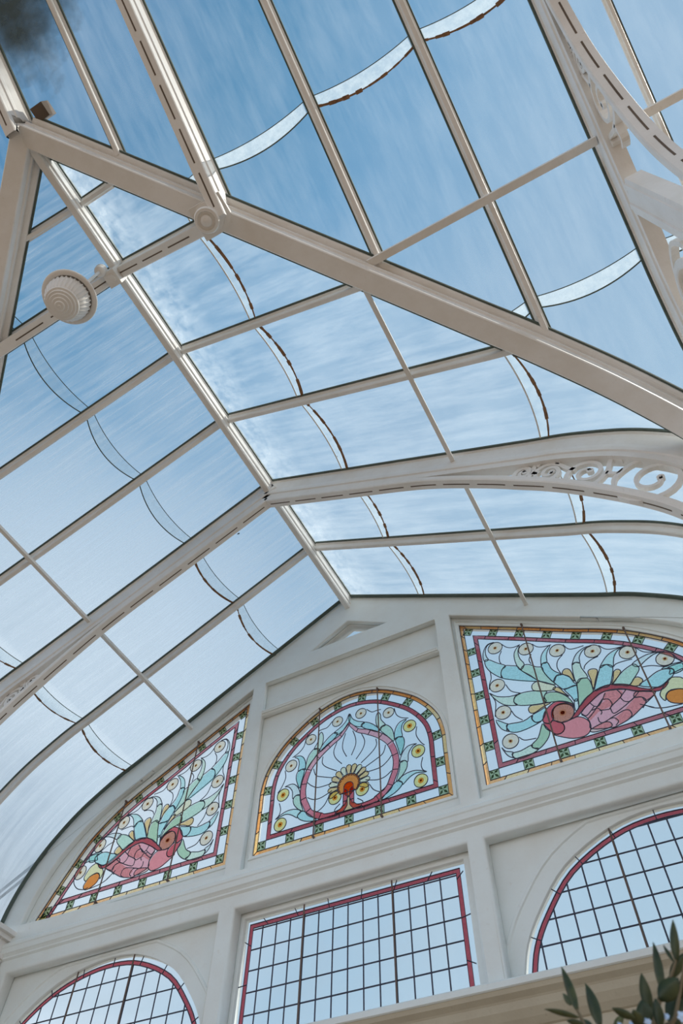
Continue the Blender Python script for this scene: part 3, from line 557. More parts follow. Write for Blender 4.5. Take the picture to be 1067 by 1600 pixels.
    def put(bm, ml, col, pts, ln):
        if col not in ml: ml.append(col)
        sm = [tuple(p) for p in catmull(pts, 3, closed=True)]
        lay[0] += 1; y = YG - .003 - .00012 * lay[0]
        try: flat(bm, sm, y - .0001, y, ml.index(col))
        except ValueError: pass
        if ln: came(lead, sm, YG - .014, 0.0095, closed=True, th=.004)
    for s_ in ((1, -1) if kind == 'cen' else (sg,)):
        for col, pts, ln in data['fills']:
            pp = [(s_ * a, b) for a, b in pts]
            if col in body: put(bo, bmm, col, pp, ln)
            else: put(fe, fm, col, pp, ln)
        for L in data['lines']: came(lead, catmull([(s_ * a, b) for a, b in L], 5), YG - .0145, 0.0095, th=.004)
    if kind == 'pea':
        mesh_obj('feathers', fe, ['tint_' + c for c in fm], root)
        mesh_obj('peacock', bo, ['tint_' + c for c in bmm], root, label='red and pink bird body with folded wing')
    else:
        mesh_obj('acanthus_leaves', fe, ['tint_' + c for c in fm], root); bo.free()
    def disc(bm, c, r, y, mi, n=28): flat(bm, [(c[0] + r * math.cos(2 * PI * i / n), c[1] + r * math.sin(2 * PI * i / n)) for i in range(n)], y - .0008, y, mi)
    def eye(c, col, r=.064):
        bm = bmesh.new(); disc(bm, c, r, YG - .018, 0); disc(bm, c, r * (.30 if col == 'eyegrey' else .42), YG - .0192, 1, 18); disc(bm, c, r * .17, YG - .0204, 2, 12)
        mesh_obj('feather_eye', bm, ['tint_' + col, 'tint_eyeblush' if col == 'eyegrey' else 'tint_eyeorange', 'tint_eyebrown'], root)
        came(lead, [(c[0] + r * math.cos(2 * PI * i / 28), c[1] + r * math.sin(2 * PI * i / 28)) for i in range(28)], YG - .018, .008, closed=True)
    if kind == 'pea':
        for e in data['eyes']: eye((sg * e[0], e[1]), 'eyegrey', .073)
        h = (sg * data['head'][0], data['head'][1])
        bm = bmesh.new(); disc(bm, h, .098, YG - .020, 0, 40); disc(bm, h, .03, YG - .0212, 1, 20); disc(bm, h, .019, YG - .0224, 2, 14)
        for a in range(18):
            sw = [(h[0] + r_ * math.cos(a * PI / 9 + sg * r_ * 9), h[1] + r_ * math.sin(a * PI / 9 + sg * r_ * 9)) for r_ in (.03, .045, .06, .075, .093)]
            came(bm, sw, YG - .021, .006, th=.001, mi=3)
        mesh_obj('swirl_roundel', bm, ['tint_swirl', 'tint_eyeblush', 'tint_eyebrown', 'tint_peach'], root, label='brown roundel with pale spiral rays')
        came(lead, [(h[0] + .098 * math.cos(2 * PI * i / 40), h[1] + .098 * math.sin(2 * PI * i / 40)) for i in range(40)], YG - .020, .009, closed=True)
    else:
        band = catmull([tuple(p) for p in data['band']], 6)
        bm = bmesh.new(); mats = ['tint_bandpink', 'tint_red', 'tint_lightpink']
        for s_ in (1, -1):
            P = [Vector((s_ * (max(p.x, .034) if i_ > 66 else p.x), p.y)) for i_, p in enumerate(band)]; k2 = len(P); prev = None; seglen = 0; mi = 2
            wdt = lambda i: .012 + .018 * min(1, i / 14) if i < 72 else .022
            for i, p in enumerate(P):
                a, b = P[max(0, i - 1)], P[min(k2 - 1, i + 1)]; t = (b - a).normalized(); n = Vector((-t.y, t.x)) * wdt(i)
                y = YG - .0165 - .0003 * (s_ > 0)
                cur = [bm.verts.new(V(q_.x, y, q_.y)) for q_ in (p + n, p - n)]
                if prev: bm.faces.new((prev[0], prev[1], cur[1], cur[0])).material_index = mi
                prev = cur; seglen += (b - a).length / 2
                mi = 2 if i < 32 else (0 if i < 66 else 1)
                if seglen > .15 and i < k2 - 3: seglen = 0; came(lead, [p + n, p - n], YG - .018, .007)
            for sd2 in (1, -1):
                ed = []
                for i, p in enumerate(P):
                    a, b = P[max(0, i - 1)], P[min(k2 - 1, i + 1)]; t = (b - a).normalized(); ed.append(p + Vector((-t.y, t.x)) * wdt(i) * sd2)
                came(lead, ed, YG - .018, .008)
        r = bmesh.ops.extrude_face_region(bm, geom=bm.faces[:]); bmesh.ops.translate(bm, verts=[v for v in r['geom'] if isinstance(v, bmesh.types.BMVert)], vec=(0, .0006, 0))
        mesh_obj('heart_band', bm, mats, root, label='pink and red band curling into a heart')
        # the fan in the middle
        c0 = (0.0, 4.13)
        bm = bmesh.new(); mats = ['tint_peach', 'tint_creamgreen', 'tint_tan', 'tint_orange', 'tint_deeporange']
        nP = 13
        for i in range(nP):
            a = math.radians(-18 + (216) * i / (nP - 1)); pts = []
            for (r_, w_) in ((.10, .55), (.16, .95), (.195, 1.0), (.212, .7)): pts.append((r_, math.radians(8.2) * w_))
            po = [(c0[0] + r_ * math.cos(a - w_), c0[1] + r_ * math.sin(a - w_)) for r_, w_ in pts] + [(c0[0] + .222 * math.cos(a), c0[1] + .222 * math.sin(a))] + [(c0[0] + r_ * math.cos(a + w_), c0[1] + r_ * math.sin(a + w_)) for r_, w_ in reversed(pts)]
            flat(bm, po, YG - .0155 - .0002 * (i % 2), YG - .015, i % 3); came(lead, po, YG - .017, .007, closed=True)
        fanc = [(c0[0] + .118 * math.cos(math.radians(a)), c0[1] + .118 * math.sin(math.radians(a))) for a in range(-40, 221, 10)]
        flat(bm, fanc, YG - .0175, YG - .0165, 3); came(lead, fanc, YG - .018, .009, closed=True)
        inn = [(c0[0] + .05 * math.cos(math.radians(a)), c0[1] - .02 + .05 * math.sin(math.radians(a))) for a in range(0, 181, 15)] + [(-.05, 4.05), (0, 4.0), (.05, 4.05)]
        flat(bm, inn, YG - .019, YG - .018, 4); came(lead, inn, YG - .0195, .008, closed=True)
        base = [(0, 4.02), (.035, 3.94), (.14, 3.872), (-.14, 3.872), (-.035, 3.94)]
        flat(bm, base, YG - .0150, YG - .0145, 0); came(lead, base, YG - .0155, .008, closed=True)
        mesh_obj('palmette_fan', bm, mats, root, label='orange half disc fringed with cream petals')
        for s_ in (1, -1):
            for e, col in zip(data['eyes'], ('eyegrey', 'eyegrey', 'eyeyellow', 'eyeyellow', 'eyeyellow', 'eyeyellow')):
                eye((s_ * (e[0] + .012), e[1]), 'eyegrey' if (s_ < 0 and col == 'eyeyellow' and e[1] > 4.5) else col, .066 if col == 'eyeyellow' else .060)
    mesh_obj('lead_came', lead, 'lead', root)
    for x0, z0, x1, z1 in bars:
        bm = bmesh.new(); cyl(bm, V(x0, YG - .035, z0), V(x1, YG - .035, z1), .007, 8)
        for z_ in (z0 - .01, z1 + .01): cyl(bm, V(x0, YG - .045, z_), V(x0, YG - .005, z_), .011, 8)
        mesh_obj('support_bar', bm, 'iron', root)
pb = [(1.94, 5.33, 1.94, 3.70), (2.81, 4.84, 2.81, 3.70)]
stained('window_1', STAIN, DATA[0], -1, 'pea', [(-a, b, -c, d) for a, b, c, d in pb], 'stained glass peacock window left of the fan window')
stained('window_2', CEN, DATA[1], 1, 'cen', [(-.345, 5.17, -.345, 3.69), (.335, 5.17, .335, 3.69)], 'round-headed stained glass window with an orange fan inside a pink heart')
stained('window_3', STAIN, DATA[0], 1, 'pea', pb, 'stained glass peacock window to the right of the fan window, cut by the frame edge')
def leaded(name, OUT, x0, x1, zrows, xs, bars, lab, red_in):
    Y = 5.13
    root = empty(name, (sum(p[0] for p in OUT) / len(OUT), Y, 2.2), kind='structure', label=lab)
    bm = bmesh.new(); flat(bm, OUT, Y, Y + .004); mesh_obj('clear_glass', bm, 'glass_window', root)
    lead = bmesh.new(); P = [Vector(p) for p in OUT]
    i1, i2 = inset(OUT, red_in), inset(OUT, red_in + .034)
    for poly in (i1, i2): came(lead, poly, Y - .002, .009, closed=True)
    bm = bmesh.new(); k = len(OUT); acc = 0
    for i in range(k):
        a, b, c, d = Vector(i1[i]), Vector(i1[(i + 1) % k]), Vector(i2[(i + 1) % k]), Vector(i2[i])
        o_, o2_ = Vector(OUT[i]), Vector(OUT[(i + 1) % k])
        n = max(1, int((b - a).length / .05))
        for j in range(n):
            q = [a.lerp(b, j / n), a.lerp(b, (j + 1) / n), d.lerp(c, (j + 1) / n), d.lerp(c, j / n)]
            bm.faces.new([bm.verts.new(V(p.x, Y - .002, p.y)) for p in q]); acc += (b - a).length / n
            if acc > .27: acc = 0; d_ = (q[1] - q[2]).normalized(); came(lead, [q[2] + d_ * (red_in + .03), q[2]], Y - .003, .008)
    r = bmesh.ops.extrude_face_region(bm, geom=bm.faces[:]); bmesh.ops.translate(bm, verts=[v for v in r['geom'] if isinstance(v, bmesh.types.BMVert)], vec=(0, .001, 0))
    mesh_obj('red_border', bm, 'tint_darkred', root)
    I = [Vector(p) for p in i2]
    def cuts(axis, val):
        out = []
        for a, b in zip(I, I[1:] + I[:1]):
            u, v = (a.x, b.x) if axis == 0 else (a.y, b.y)
            if (u - val) * (v - val) < 0: f = (val - u) / (v - u); out.append(a.lerp(b, f)[1 - axis])
        out.sort(); return (out[0], out[-1]) if len(out) >= 2 else None
    for x in xs:
        c = cuts(0, x)
        if c: came(lead, [(x, c[0]), (x, c[1])], Y - .002, .0125)
    for z in zrows:
        c = cuts(1, z)
        if c: came(lead, [(c[0], z), (c[1], z)], Y - .003, .0125)
    mesh_obj('lead_came', lead, 'lead', root)
    for bx, z1 in bars:
        bm = bmesh.new(); cyl(bm, V(bx, Y - .02, 2.2), V(bx, Y - .02, z1), .007, 8); mesh_obj('support_bar', bm, 'iron', root)
rows = [2.29 + .16 * i for i in range(1, 6)]
leaded('window_4', side(-1, ARC), 0, 0, [2.215 + .19 * i for i in range(1, 5)], [-2.22 + .166 * i for i in range(-9, 6)], [(-2.22, 3.15), (-2.86, 3.13)], 'round-headed clear leaded window in the bottom left corner', .045)
leaded('window_5', RECT, 0, 0, rows[:5], [-.865 + .1355 * i for i in range(13)], [(-.4585, 3.18), (.3545, 3.18)], 'rectangular clear leaded window with a red border under the fan window', .05)
leaded('window_6', ARC, 0, 0, rows, [1.45 + .1345 * i for i in range(18)], [(2.12, 3.12), (2.80, 3.14)], 'round-headed clear leaded window at lower right behind the leaves', .045)
# small pane in the apex opening
bm = bmesh.new(); flat(bm, TRI, 5.10, 5.104); mesh_obj('window_7', bm, 'glass_window', kind='structure', label='small triangular opening under the ridge end')
# ================================================================== ROOF MEMBERS
W_ = 'white_paint'
def glazing(name_lab, path, lat, side_t, w=.046, d=.085, loc=(0, 0, 0), group=None, both=False):
    root = empty('glazing_bar', loc, name_lab, 'glazing bar', group)
    bm = bmesh.new()
    down_sweep(bm, path, [(0.0, -w * .85), (0.0, w * .85), (.022, w * .85), (.028, w * .6), (.032, w * .5), (d - .01, w * .5), (d, w * .36), (d, -w * .36), (d - .01, -w * .5), (.032, -w * .5), (.028, -w * .6), (.022, -w * .85)], lat)
    mesh_obj('moulded_bar', bm, W_, root)
    bm = bmesh.new()
    for sd_ in ((-1, 1) if both else (side_t,)):
        c = sd_ * (w * .85 + .007); down_sweep(bm, path, [(-.004, c - .008), (-.004, c + .008), (.012, c + .005), (.012, c - .006)], lat)
    mesh_obj('putty_line', bm, 'putty_green', root)
    return root
LY = (0, 1, 0); LX = (1, 0, 0)
names = {1.38: ('second', ), 2.22: ('third',), 4.07: ('last',)}
desc = {1.38: 'next to the lamp', 2.22: 'just above the curved truss', 4.07: 'between curved truss and gable wall'}
for y in (1.38, 2.22, 4.07):
    for sg in (-1, 1):
        s1 = min(3.985, y - YC - .12)
        glazing('white glazing bar on the %s slope %s' % ('left' if sg < 0 else 'right', desc[y]), wingpath(sg, y, 0.075, s1), LY, -1, loc=(0, y, Z0), both=False)
for sg in (-1, 1):
    glazing('short white glazing bar %s of the ridge above the lamp' % ('left' if sg < 0 else 'right'), wingpath(sg, -0.15, 0.075, 0.53), LY, -1, loc=(0, -.15, Z0), w=.04, d=.07)
hdesc = {0.66: 'white glazing bar running up at top left beside the corner boss bar', 2.24: 'white glazing bar running up from the valley beam, just right of the corner boss', 3.13: 'white glazing bar running up the upper right glass, crossing the tan rod midway', 4.35: 'thin white glazing bar in the top right corner beyond the scrolled truss', 5.2: 'white glazing bar beyond the right edge',
         -0.66: 'white glazing bar of the hall roof left of the crossing', -2.24: 'white glazing bar of the far left hall roof'}
for x in (0.66, 2.24, 3.13, 4.35):
    y1 = x + YC - .12 if x < 3.9 else 3.1
    glazing(hdesc[x], hallpath(x, -3.4, y1), LX, 1, w=.042 if x < 4 else .028, d=.085 if x < 4 else .05, loc=(x, -3.4, 8.18), both=x < 4)
# ---- ridge beams
def ridge(path, lat, lab, loc, mirror=1):
    root = empty('ridge_beam', loc, lab, 'beam')
    bm = bmesh.new()
    down_sweep(bm, path, [(-.02, -.05), (-.02, .05), (.05, .05), (.055, .042), (.12, .042), (.125, .048), (.15, .048), (.16, .036), (.20, .036), (.215, .026), (.215, -.026), (.20, -.036), (.16, -.036), (.15, -.048), (.125, -.048), (.12, -.042), (.055, -.042), (.05, -.05)], lat)
    mesh_obj('moulded_beam', bm, W_, root)
    bm = bmesh.new()
    for s_ in (-1, 1): down_sweep(bm, path, [(.016, s_ * .052), (.016, s_ * .066), (.036, s_ * .062), (.036, s_ * .052)], lat)
    mesh_obj('putty_line', bm, 'putty_green', root)
ridge([V(0, YC, Z0), V(0, 5.0, Z0)], LX, 'white moulded ridge beam running diagonally down to the gable peak', (0, YC, Z0))
ridge([V(-4.4, -3.4, 8.177), V(6, -3.4, 8.177)], LY, 'white ridge beam of the higher hall roof', (0, -3.4, 8.17))
# ---- scrollwork between two curves given as functions of a running coordinate
def scroll_mesh(bot, top, u0, u1, mapf, wd=.026, th=.035, start=1, minr=.03):
    """running scroll of flat bars; bot(u), top(u) heights; mapf(u, z, t) gives world points"""
    bm = bmesh.new()
    def bar(pts, w0, w1, t0=-th / 2, t1=th / 2):
        rows = []; k = len(pts)
        for i, p in enumerate(pts):
            a, b = Vector(pts[max(0, i - 1)]), Vector(pts[min(k - 1, i + 1)]); t = (b - a)
            if t.length < 1e-7: continue
            t.normalize(); n = Vector((-t.y, t.x)) * (w0 + (w1 - w0) * i / (k - 1)) / 2; p = Vector(p)
            rows.append([bm.verts.new(mapf(q.x, q.y, tt)) for q, tt in ((p + n, t0), (p - n, t0), (p - n, t1), (p + n, t1))])
        for r, s_ in zip(rows, rows[1:]):
            for j in range(4): bm.faces.new((r[j], r[(j + 1) % 4], s_[(j + 1) % 4], s_[j]))
        if len(rows) > 1: bm.faces.new(rows[0]); bm.faces.new(list(reversed(rows[-1])))
    u = u0; up_ = start; prev = None
    while u < u1:
        g = max(.05, top(u) - bot(u)); r = max(minr, min(.30, g * .46)); uc = u + r * .95
        if uc > u1: break
        g = max(.05, top(uc) - bot(uc)); r = max(minr, min(.26, g * .44)); zc = (top(uc) + bot(uc)) / 2
        # spiral winding into the centre
        pts = []
        a0 = PI * (1.0 if up_ > 0 else -1.0)
        for i in range(34):
            f = i / 33; a = a0 - up_ * f * 2 * PI * 1.45; rr = r * (1 - .80 * f ** .85)
            pts.append((uc + rr * math.cos(a), zc + rr * math.sin(a)))
        bar(pts, wd * 1.15, wd * .7)
        cc = pts[-1]; knob = [(cc[0] + .016 * math.cos(2 * PI * i / 9), cc[1] + .016 * math.sin(2 * PI * i / 9)) for i in range(10)]
        bar(knob, .022, .022)
        # leaf and stem to the next scroll
        e = uc + r * 1.25
        st = [(uc - r, zc), (uc - r * .8, zc - up_ * r * .75), (uc, zc - up_ * r * 1.02), (uc + r * .8, zc - up_ * r * .55), (e, zc + up_ * r * .35), (uc + r * 1.7, zc + up_ * r * .95)]
        st = [(min(a, u1 + .02), max(bot(a) + .004, min(top(a) - .004, b))) for a, b in st]
        bar([tuple(p) for p in catmull(st, 5)], wd, wd * 1.1)
        lf = [(uc + r * .75, zc - up_ * r * .6), (uc + r * 1.15, zc - up_ * r * .95), (uc + r * 1.45, zc - up_ * r * .8)]
        if g > .16: bar([tuple(p) for p in catmull(lf, 4)], wd * 1.1, wd * .4)
        u = uc + r * 1.05; up_ = -up_
    return bm
# arch under the wing's curved truss: heights over the distance from the ridge
_arch = catmull([(0, 6.43), (1.0, 5.885), (1.6, 5.56), (1.95, 5.335), (2.33, 5.04), (2.52, 4.875), (2.73, 4.69), (2.97, 4.44), (3.24, 4.11), (3.42, 3.82), (3.53, 3.50), (3.58, 3.1)], 5)
def arch(s):
    for a, b in zip(_arch, _arch[1:]):
        if a.x <= s <= b.x: return a.y + (b.y - a.y) * (s - a.x) / max(1e-9, b.x - a.x)
    return _arch[-1].y
CH = [(0.0, -.058), (0.0, .058), (.03, .058), (.036, .048), (.16, .048), (.166, .054), (.20, .060), (.235, .060), (.245, .05), (.30, .05), (.30, -.05), (.245, -.05), (.235, -.060), (.20, -.060), (.166, -.054), (.16, -.048), (.036, -.048), (.03, -.058)]
AR = [(0.0, -.044), (0.0, .044), (.012, .052), (.05, .052), (.062, .046), (.062, -.046), (.05, -.052), (.012, -.052)]
def slots(path, lat, depth, n=.2, parent=None, wd=.011):
    bm = bmesh.new(); pts = resample(path, .04, closed=False); i = 2
    while i + 8 < len(pts):
        seg = pts[i:i + 8]; down_sweep(bm, seg, rect(depth - .004, depth + .0015, wd), lat); i += 9
    if bm.faces: mesh_obj('slot_inlay', bm, 'slot_dark', parent)
    else: bm.free()
def puttyline(path, lat, offs, parent):
    bm = bmesh.new()
    for c in offs: down_sweep(bm, path, [(-.004, c - .009), (-.004, c + .009), (.014, c + .006), (.014, c - .007)], lat)
    mesh_obj('putty_line', bm, 'putty_green', parent)
# ---- curved truss of the wing
T1 = empty('roof_truss', (0, 3.14, 3.2), 'curved white truss with scrollwork in its haunches, nearest the gable wall', 'truss', 'roof trusses')
for sg in (-1, 1):
    p = wingpath(sg, 3.14, 0.0, 3.985); bm = bmesh.new(); down_sweep(bm, p, CH, LY); mesh_obj('top_chord', bm, W_, T1)
    puttyline(p, LY, (-.066,), T1)
    ap = [V(sg * q.x, 3.14, q.y) for q in _arch]; bm = bmesh.new(); down_sweep(bm, ap, AR, LY); a_ = mesh_obj('arch_rib', bm, W_, T1)
    slots(ap, LY, .062, parent=a_)
    chb = lambda s: prof(s) - .34 - .05 * max(0, min(1, (s - 2.6)))
    bm = scroll_mesh(arch, chb, 2.50, 3.56, lambda u, z, t: V(sg * u, 3.14 + t, z), wd=.032, minr=.05)
    mesh_obj('scrollwork', bm, W_, T1, label='pierced white scrolls between rib and chord')
    bm = bmesh.new(); box(bm, (sg * 3.80 - .13, 3.0, -1.6), (sg * 3.80 + .13, 3.3, 3.3)); box(bm, (sg * 3.80 - .17, 2.96, 3.12), (sg * 3.80 + .17, 3.32, 3.22)); box(bm, (sg * 3.80 - .17, 2.96, -1.6), (sg * 3.80 + .17, 3.32, -1.4))
    mesh_obj('column', bm, W_, loc=(sg * 3.8, 3.14, -1.6), label='white square column carrying the %s foot of the curved truss' % ('left' if sg < 0 else 'right'), cat='column')
# ---- straight truss above the lamp
T2 = empty('roof_truss', (0, .45, Z0), 'straight white slotted truss crossing the ridge beside the lamp', 'truss', 'roof trusses')
for sg in (-1, 1):
    p = wingpath(sg, .47, 0.0, 1.17); bm = bmesh.new(); down_sweep(bm, p, CH[:4] + [(.16, .048), (.16, -.048)] + CH[-2:], LY); mesh_obj('top_chord', bm, W_, T2)
    puttyline(p, LY, (-.066, .066), T2)
    q = [v - Vector((0, 0, .18)) for v in p]; bm = bmesh.new(); down_sweep(bm, q, AR, LY); a_ = mesh_obj('bottom_rib', bm, W_, T2); slots(q, LY, .062, parent=a_)
bm = bmesh.new(); box(bm, (-.06, .40, 6.38), (.06, .54, 6.56)); cyl(bm, V(0, .47, 6.40), V(0, .47, 6.36), .04); mesh_obj('centre_block', bm, W_, T2)
# ---- trusses of the hall
def hall_truss(x, y0, y1, lab, archpts=None, hw=.05, depth=.30):
    root = empty('roof_truss', (x, y0, 6.0), lab, 'truss', 'roof trusses')
    p = hallpath(x, y0, y1); bm = bmesh.new(); down_sweep(bm, p, CH, LX); mesh_obj('top_chord', bm, W_, root)
    puttyline(p, LX, (-.066, .066), root)
    if archpts is None:
        q = [v - Vector((0, 0, .335)) for v in p]
    else: q = [V(x, a, b) for a, b in archpts]
    bm = bmesh.new(); down_sweep(bm, q, AR, LX); a_ = mesh_obj('arch_rib' if archpts else 'bottom_rib', bm, W_, root); slots(q, LX, .062, parent=a_, wd=.012)
    return root
hall_truss(0.0, -3.4, YC - .08, 'white truss rising off the top left corner from the end of the ridge beam')
hall_truss(1.30, -3.4, .46, 'white slotted truss rising from the corner boss off the top of the picture')
hall_truss(-1.30, -3.4, .46, 'white slotted truss left of the crossing, outside the picture')
XR = 3.98
_ha = catmull([(-3.4, 8.177 - .33), (-1.5, 6.80), (-.8, 6.42), (-.2, 6.10), (.12, 5.93), (.36, 5.75), (.68, 5.42), (.92, 5.05), (1.11, 4.68), (1.23, 4.36), (1.31, 4.0), (1.37, 3.6), (1.40, 3.2)], 5)
TR = hall_truss(XR, -3.4, 3.16, 'large curved white truss with openwork scrolls at the right edge', [tuple(q) for q in _ha])
def harch(y):
    for a, b in zip(_ha, _ha[1:]):
        if a.x <= y <= b.x: return a.y + (b.y - a.y) * (y - a.x) / max(1e-9, b.x - a.x)
    return _ha[-1].y
hch = lambda y: prof(y - YC) - .335
bm = scroll_mesh(lambda y: max(harch(y) + .02, 3.9), hch, .30, 1.24, lambda u, z, t: V(XR + t, u, z), wd=.03, th=.05)
mesh_obj('scrollwork', bm, W_, TR, label='pierced white scrolls between rib and chord')
bm = bmesh.new()
for (a, b, c) in ((-.06, .06, 0), (-.075, -.055, .012), (.055, .075, .012), (-.02, .02, .02)):
    pass
sweep(bm, [V(XR, 1.56, 5.10), V(XR, 1.56, -1.6)], [(-.12, -.055), (-.12, .055), (-.09, .06), (-.085, .068), (-.05, .068), (-.045, .058), (.045, .058), (.05, .068), (.085, .068), (.09, .06), (.12, .055), (.12, -.055), (.09, -.06), (.085, -.068), (.05, -.068), (.045, -.058), (-.045, -.058), (-.05, -.068), (-.085, -.068), (-.09, -.06)], LX)
mesh_obj('post', bm, W_, TR)
_h2 = catmull([(1.70, 3.2), (1.73, 3.9), (1.80, 4.30), (1.92, 4.58), (2.15, 4.62), (2.45, 4.36), (2.70, 3.95), (2.85, 3.3)], 5)
bm = bmesh.new(); sweep(bm, [V(XR, p.x, p.y) for p in _h2], AR, LX, flip=-1); mesh_obj('arch_rib', bm, W_, TR)
def h2(y):
    for a, b in zip(_h2, _h2[1:]):
        if a.x <= y <= b.x: return a.y + (b.y - a.y) * (y - a.x) / max(1e-9, b.x - a.x)
    return 3.2
bm = scroll_mesh(lambda y: max(3.3, hch(y) - .9), lambda y: min(hch(y), 4.9), 1.74, 2.9, lambda u, z, t: V(XR + t, u, z), wd=.034, th=.05, start=-1)
mesh_obj('scrollwork', bm, W_, TR, label='pierced white scrolls between rib and chord')
# ---- valley beams
def valley(sx, lab):
    root = empty('valley_beam', (0, YC, Z0), lab, 'beam', 'valley beams')
    path = [V(sx * s, s + YC, z) for s, z in profpts(0.03, 3.98)]
    lat = (-sx, 1, 0) if False else (sx, -1, 0)
    bm = bmesh.new()
    down_sweep(bm, path, [(-.01, -.13), (-.01, .13), (.035, .13), (.045, .115), (.05, .10), (.05, -.10), (.045, -.115), (.035, -.13)], lat); mesh_obj('upper_board', bm, W_, root)
    bm = bmesh.new()
    down_sweep(bm, path, [(.05, -.085), (.05, .085), (.09, .085), (.10, .095), (.12, .095), (.13, .08), (.215, .08), (.225, .072), (.225, -.072), (.215, -.08), (.13, -.08), (.12, -.095), (.10, -.095), (.09, -.085)], lat); mesh_obj('moulded_beam', bm, W_, root)
    puttyline(path, lat, (-.138, .138), root)
    return root
valley(1, 'long white valley beam slanting down to the right through the corner boss')
valley(-1, 'short stretch of white valley beam at the left edge above the lamp')
bm = bmesh.new(); box(bm, (.13, -.93, 6.70), (.25, -.82, 6.86)); mesh_obj('wood_block', bm, 'slot_dark', loc=(.19, -.88, 6.70), label='small brown wooden block on the beam at top left', cat='block')
# ---- rods under the glazing bars
for sg in (-1, 1):
    bm = bmesh.new(); z = prof(2.05) - .125; box(bm, (sg * 2.05 - .019, (1.30 if sg > 0 else 1.35), z - .016), (sg * 2.05 + .019, 5.0, z + .016))
    mesh_obj('tie_rod', bm, W_, loc=(sg * 2.05, 5, z), label='thin white rod running under the bars of the %s slope to the gable' % ('left' if sg < 0 else 'right'), cat='rod', group='roof rods')
bm = bmesh.new(); z = prof(2.02) - .135; box(bm, (2.16, 1.205, z - .018), (3.925, 1.262, z + .018)); box(bm, (4.035, 1.205, z - .018), (6.0, 1.262, z + .018))
mesh_obj('tie_rod', bm, W_, loc=(2.16, 1.23, z), label='flat tan rod rising to the right from the valley beam to the scrolled truss', cat='rod', group='roof rods')
# ---- eaves
for sg in (-1, 1):
    bm = bmesh.new()
    for a, b, z0, z1 in ((3.80, 4.12, 3.28, 3.52), (3.76, 4.12, 3.52, 3.56), (3.72, 4.12, 3.56, 3.60), (3.78, 4.12, 3.36, 3.40)):
        box(bm, (min(sg * a, sg * b), 3.2, z0), (max(sg * a, sg * b), 4.96, z1))
    mesh_obj('eaves_beam', bm, W_, loc=(sg * 3.95, 3.2, 3.28), label='white moulded eaves beam meeting the gable wall at the %s' % ('left edge' if sg < 0 else 'right, outside the picture'), cat='beam', group='eaves beams')
# ---- hanging lamp
lc = V(-.055, .40, 6.36)
lamp = empty('pendant_lamp', (-.05, .37, 6.42), 'white fluted bowl lamp hanging from the ridge on a short rod', 'lamp')
ctr = 5.52
bm = bmesh.new(); top = V(-.05, .37, 6.44); lathe(bm, top, [(.025, 0.0, 0), (.05, -.005, 0), (.055, -.03, 0), (.04, -.05, 0), (.052, -.06, 0), (.045, -.085, 0), (.02, -.10, 0)], 24); mesh_obj('ceiling_rose', bm, W_, lamp, smooth=True)
bm = bmesh.new(); cyl(bm, V(-.05, .37, 6.36), V(-.05, .37, ctr + .10), .013, 12); mesh_obj('rod', bm, W_, lamp, smooth=True)
c0 = V(-.05, .37, ctr)
bm = bmesh.new(); lathe(bm, c0, [(.05, .13, 0), (.09, .125, 0), (.15, .10, 0), (.21, .075, 0), (.218, .062, 0), (.212, .05, 0), (.178, .048, 0), (.172, .062, 0), (.10, .09, 0)], 64); mesh_obj('rim', bm, W_, lamp, smooth=True)
bm = bmesh.new(); lathe(bm, c0, [(.172, .06, 1), (.176, .03, 1), (.172, -.01, 1), (.160, -.05, 1), (.142, -.085, 1), (.125, -.10, 1), (.11, -.105, 0)], 192, 32, .07); mesh_obj('fluted_bowl', bm, 'white_paint', lamp, smooth=True)
bm = bmesh.new(); lathe(bm, c0, [(.128, -.095, 0), (.132, -.105, 0), (.128, -.118, 0), (.112, -.122, 0), (.108, -.134, 0), (.090, -.136, 0), (.086, -.146, 0), (.065, -.148, 0), (.060, -.158, 0), (.04, -.160, 0), (.034, -.17, 0), (.012, -.172, 0), (.008, -.178, 0)], 48); mesh_obj('ringed_base', bm, 'white_paint', lamp)
# ---- turned boss where beams meet
bs = empty('corner_boss', (1.22, .42, 5.75), 'turned white boss with rings where the valley beam meets the slotted trusses', 'boss')
bm = bmesh.new(); q = Vector((1.21,.41,5.68))
box(bm, (q.x - .12, q.y - .12, q.z + .12), (q.x + .16, q.y + .14, q.z + .16)); mesh_obj('square_cap', bm, W_, bs)
bm = bmesh.new(); lathe(bm, V(q.x, q.y, q.z), [(.115, .13, 0), (.115, .09, 0), (.08, .08, 0), (.075, .06, 0), (.092, .04, 0), (.098, .0, 0), (.090, -.025, 0), (.070, -.030, 0), (.064, -.014, 0), (.048, -.014, 0), (.042, -.034, 0), (.024, -.044, 0), (.006, -.05, 0)], 40); mesh_obj('turned_knob', bm, W_, bs, smooth=False)
bm = bmesh.new(); box(bm, (q.x - .05, q.y - .05, q.z + .13), (q.x + .09, q.y + .07, q.z + .42)); mesh_obj('hanger', bm, W_, bs)
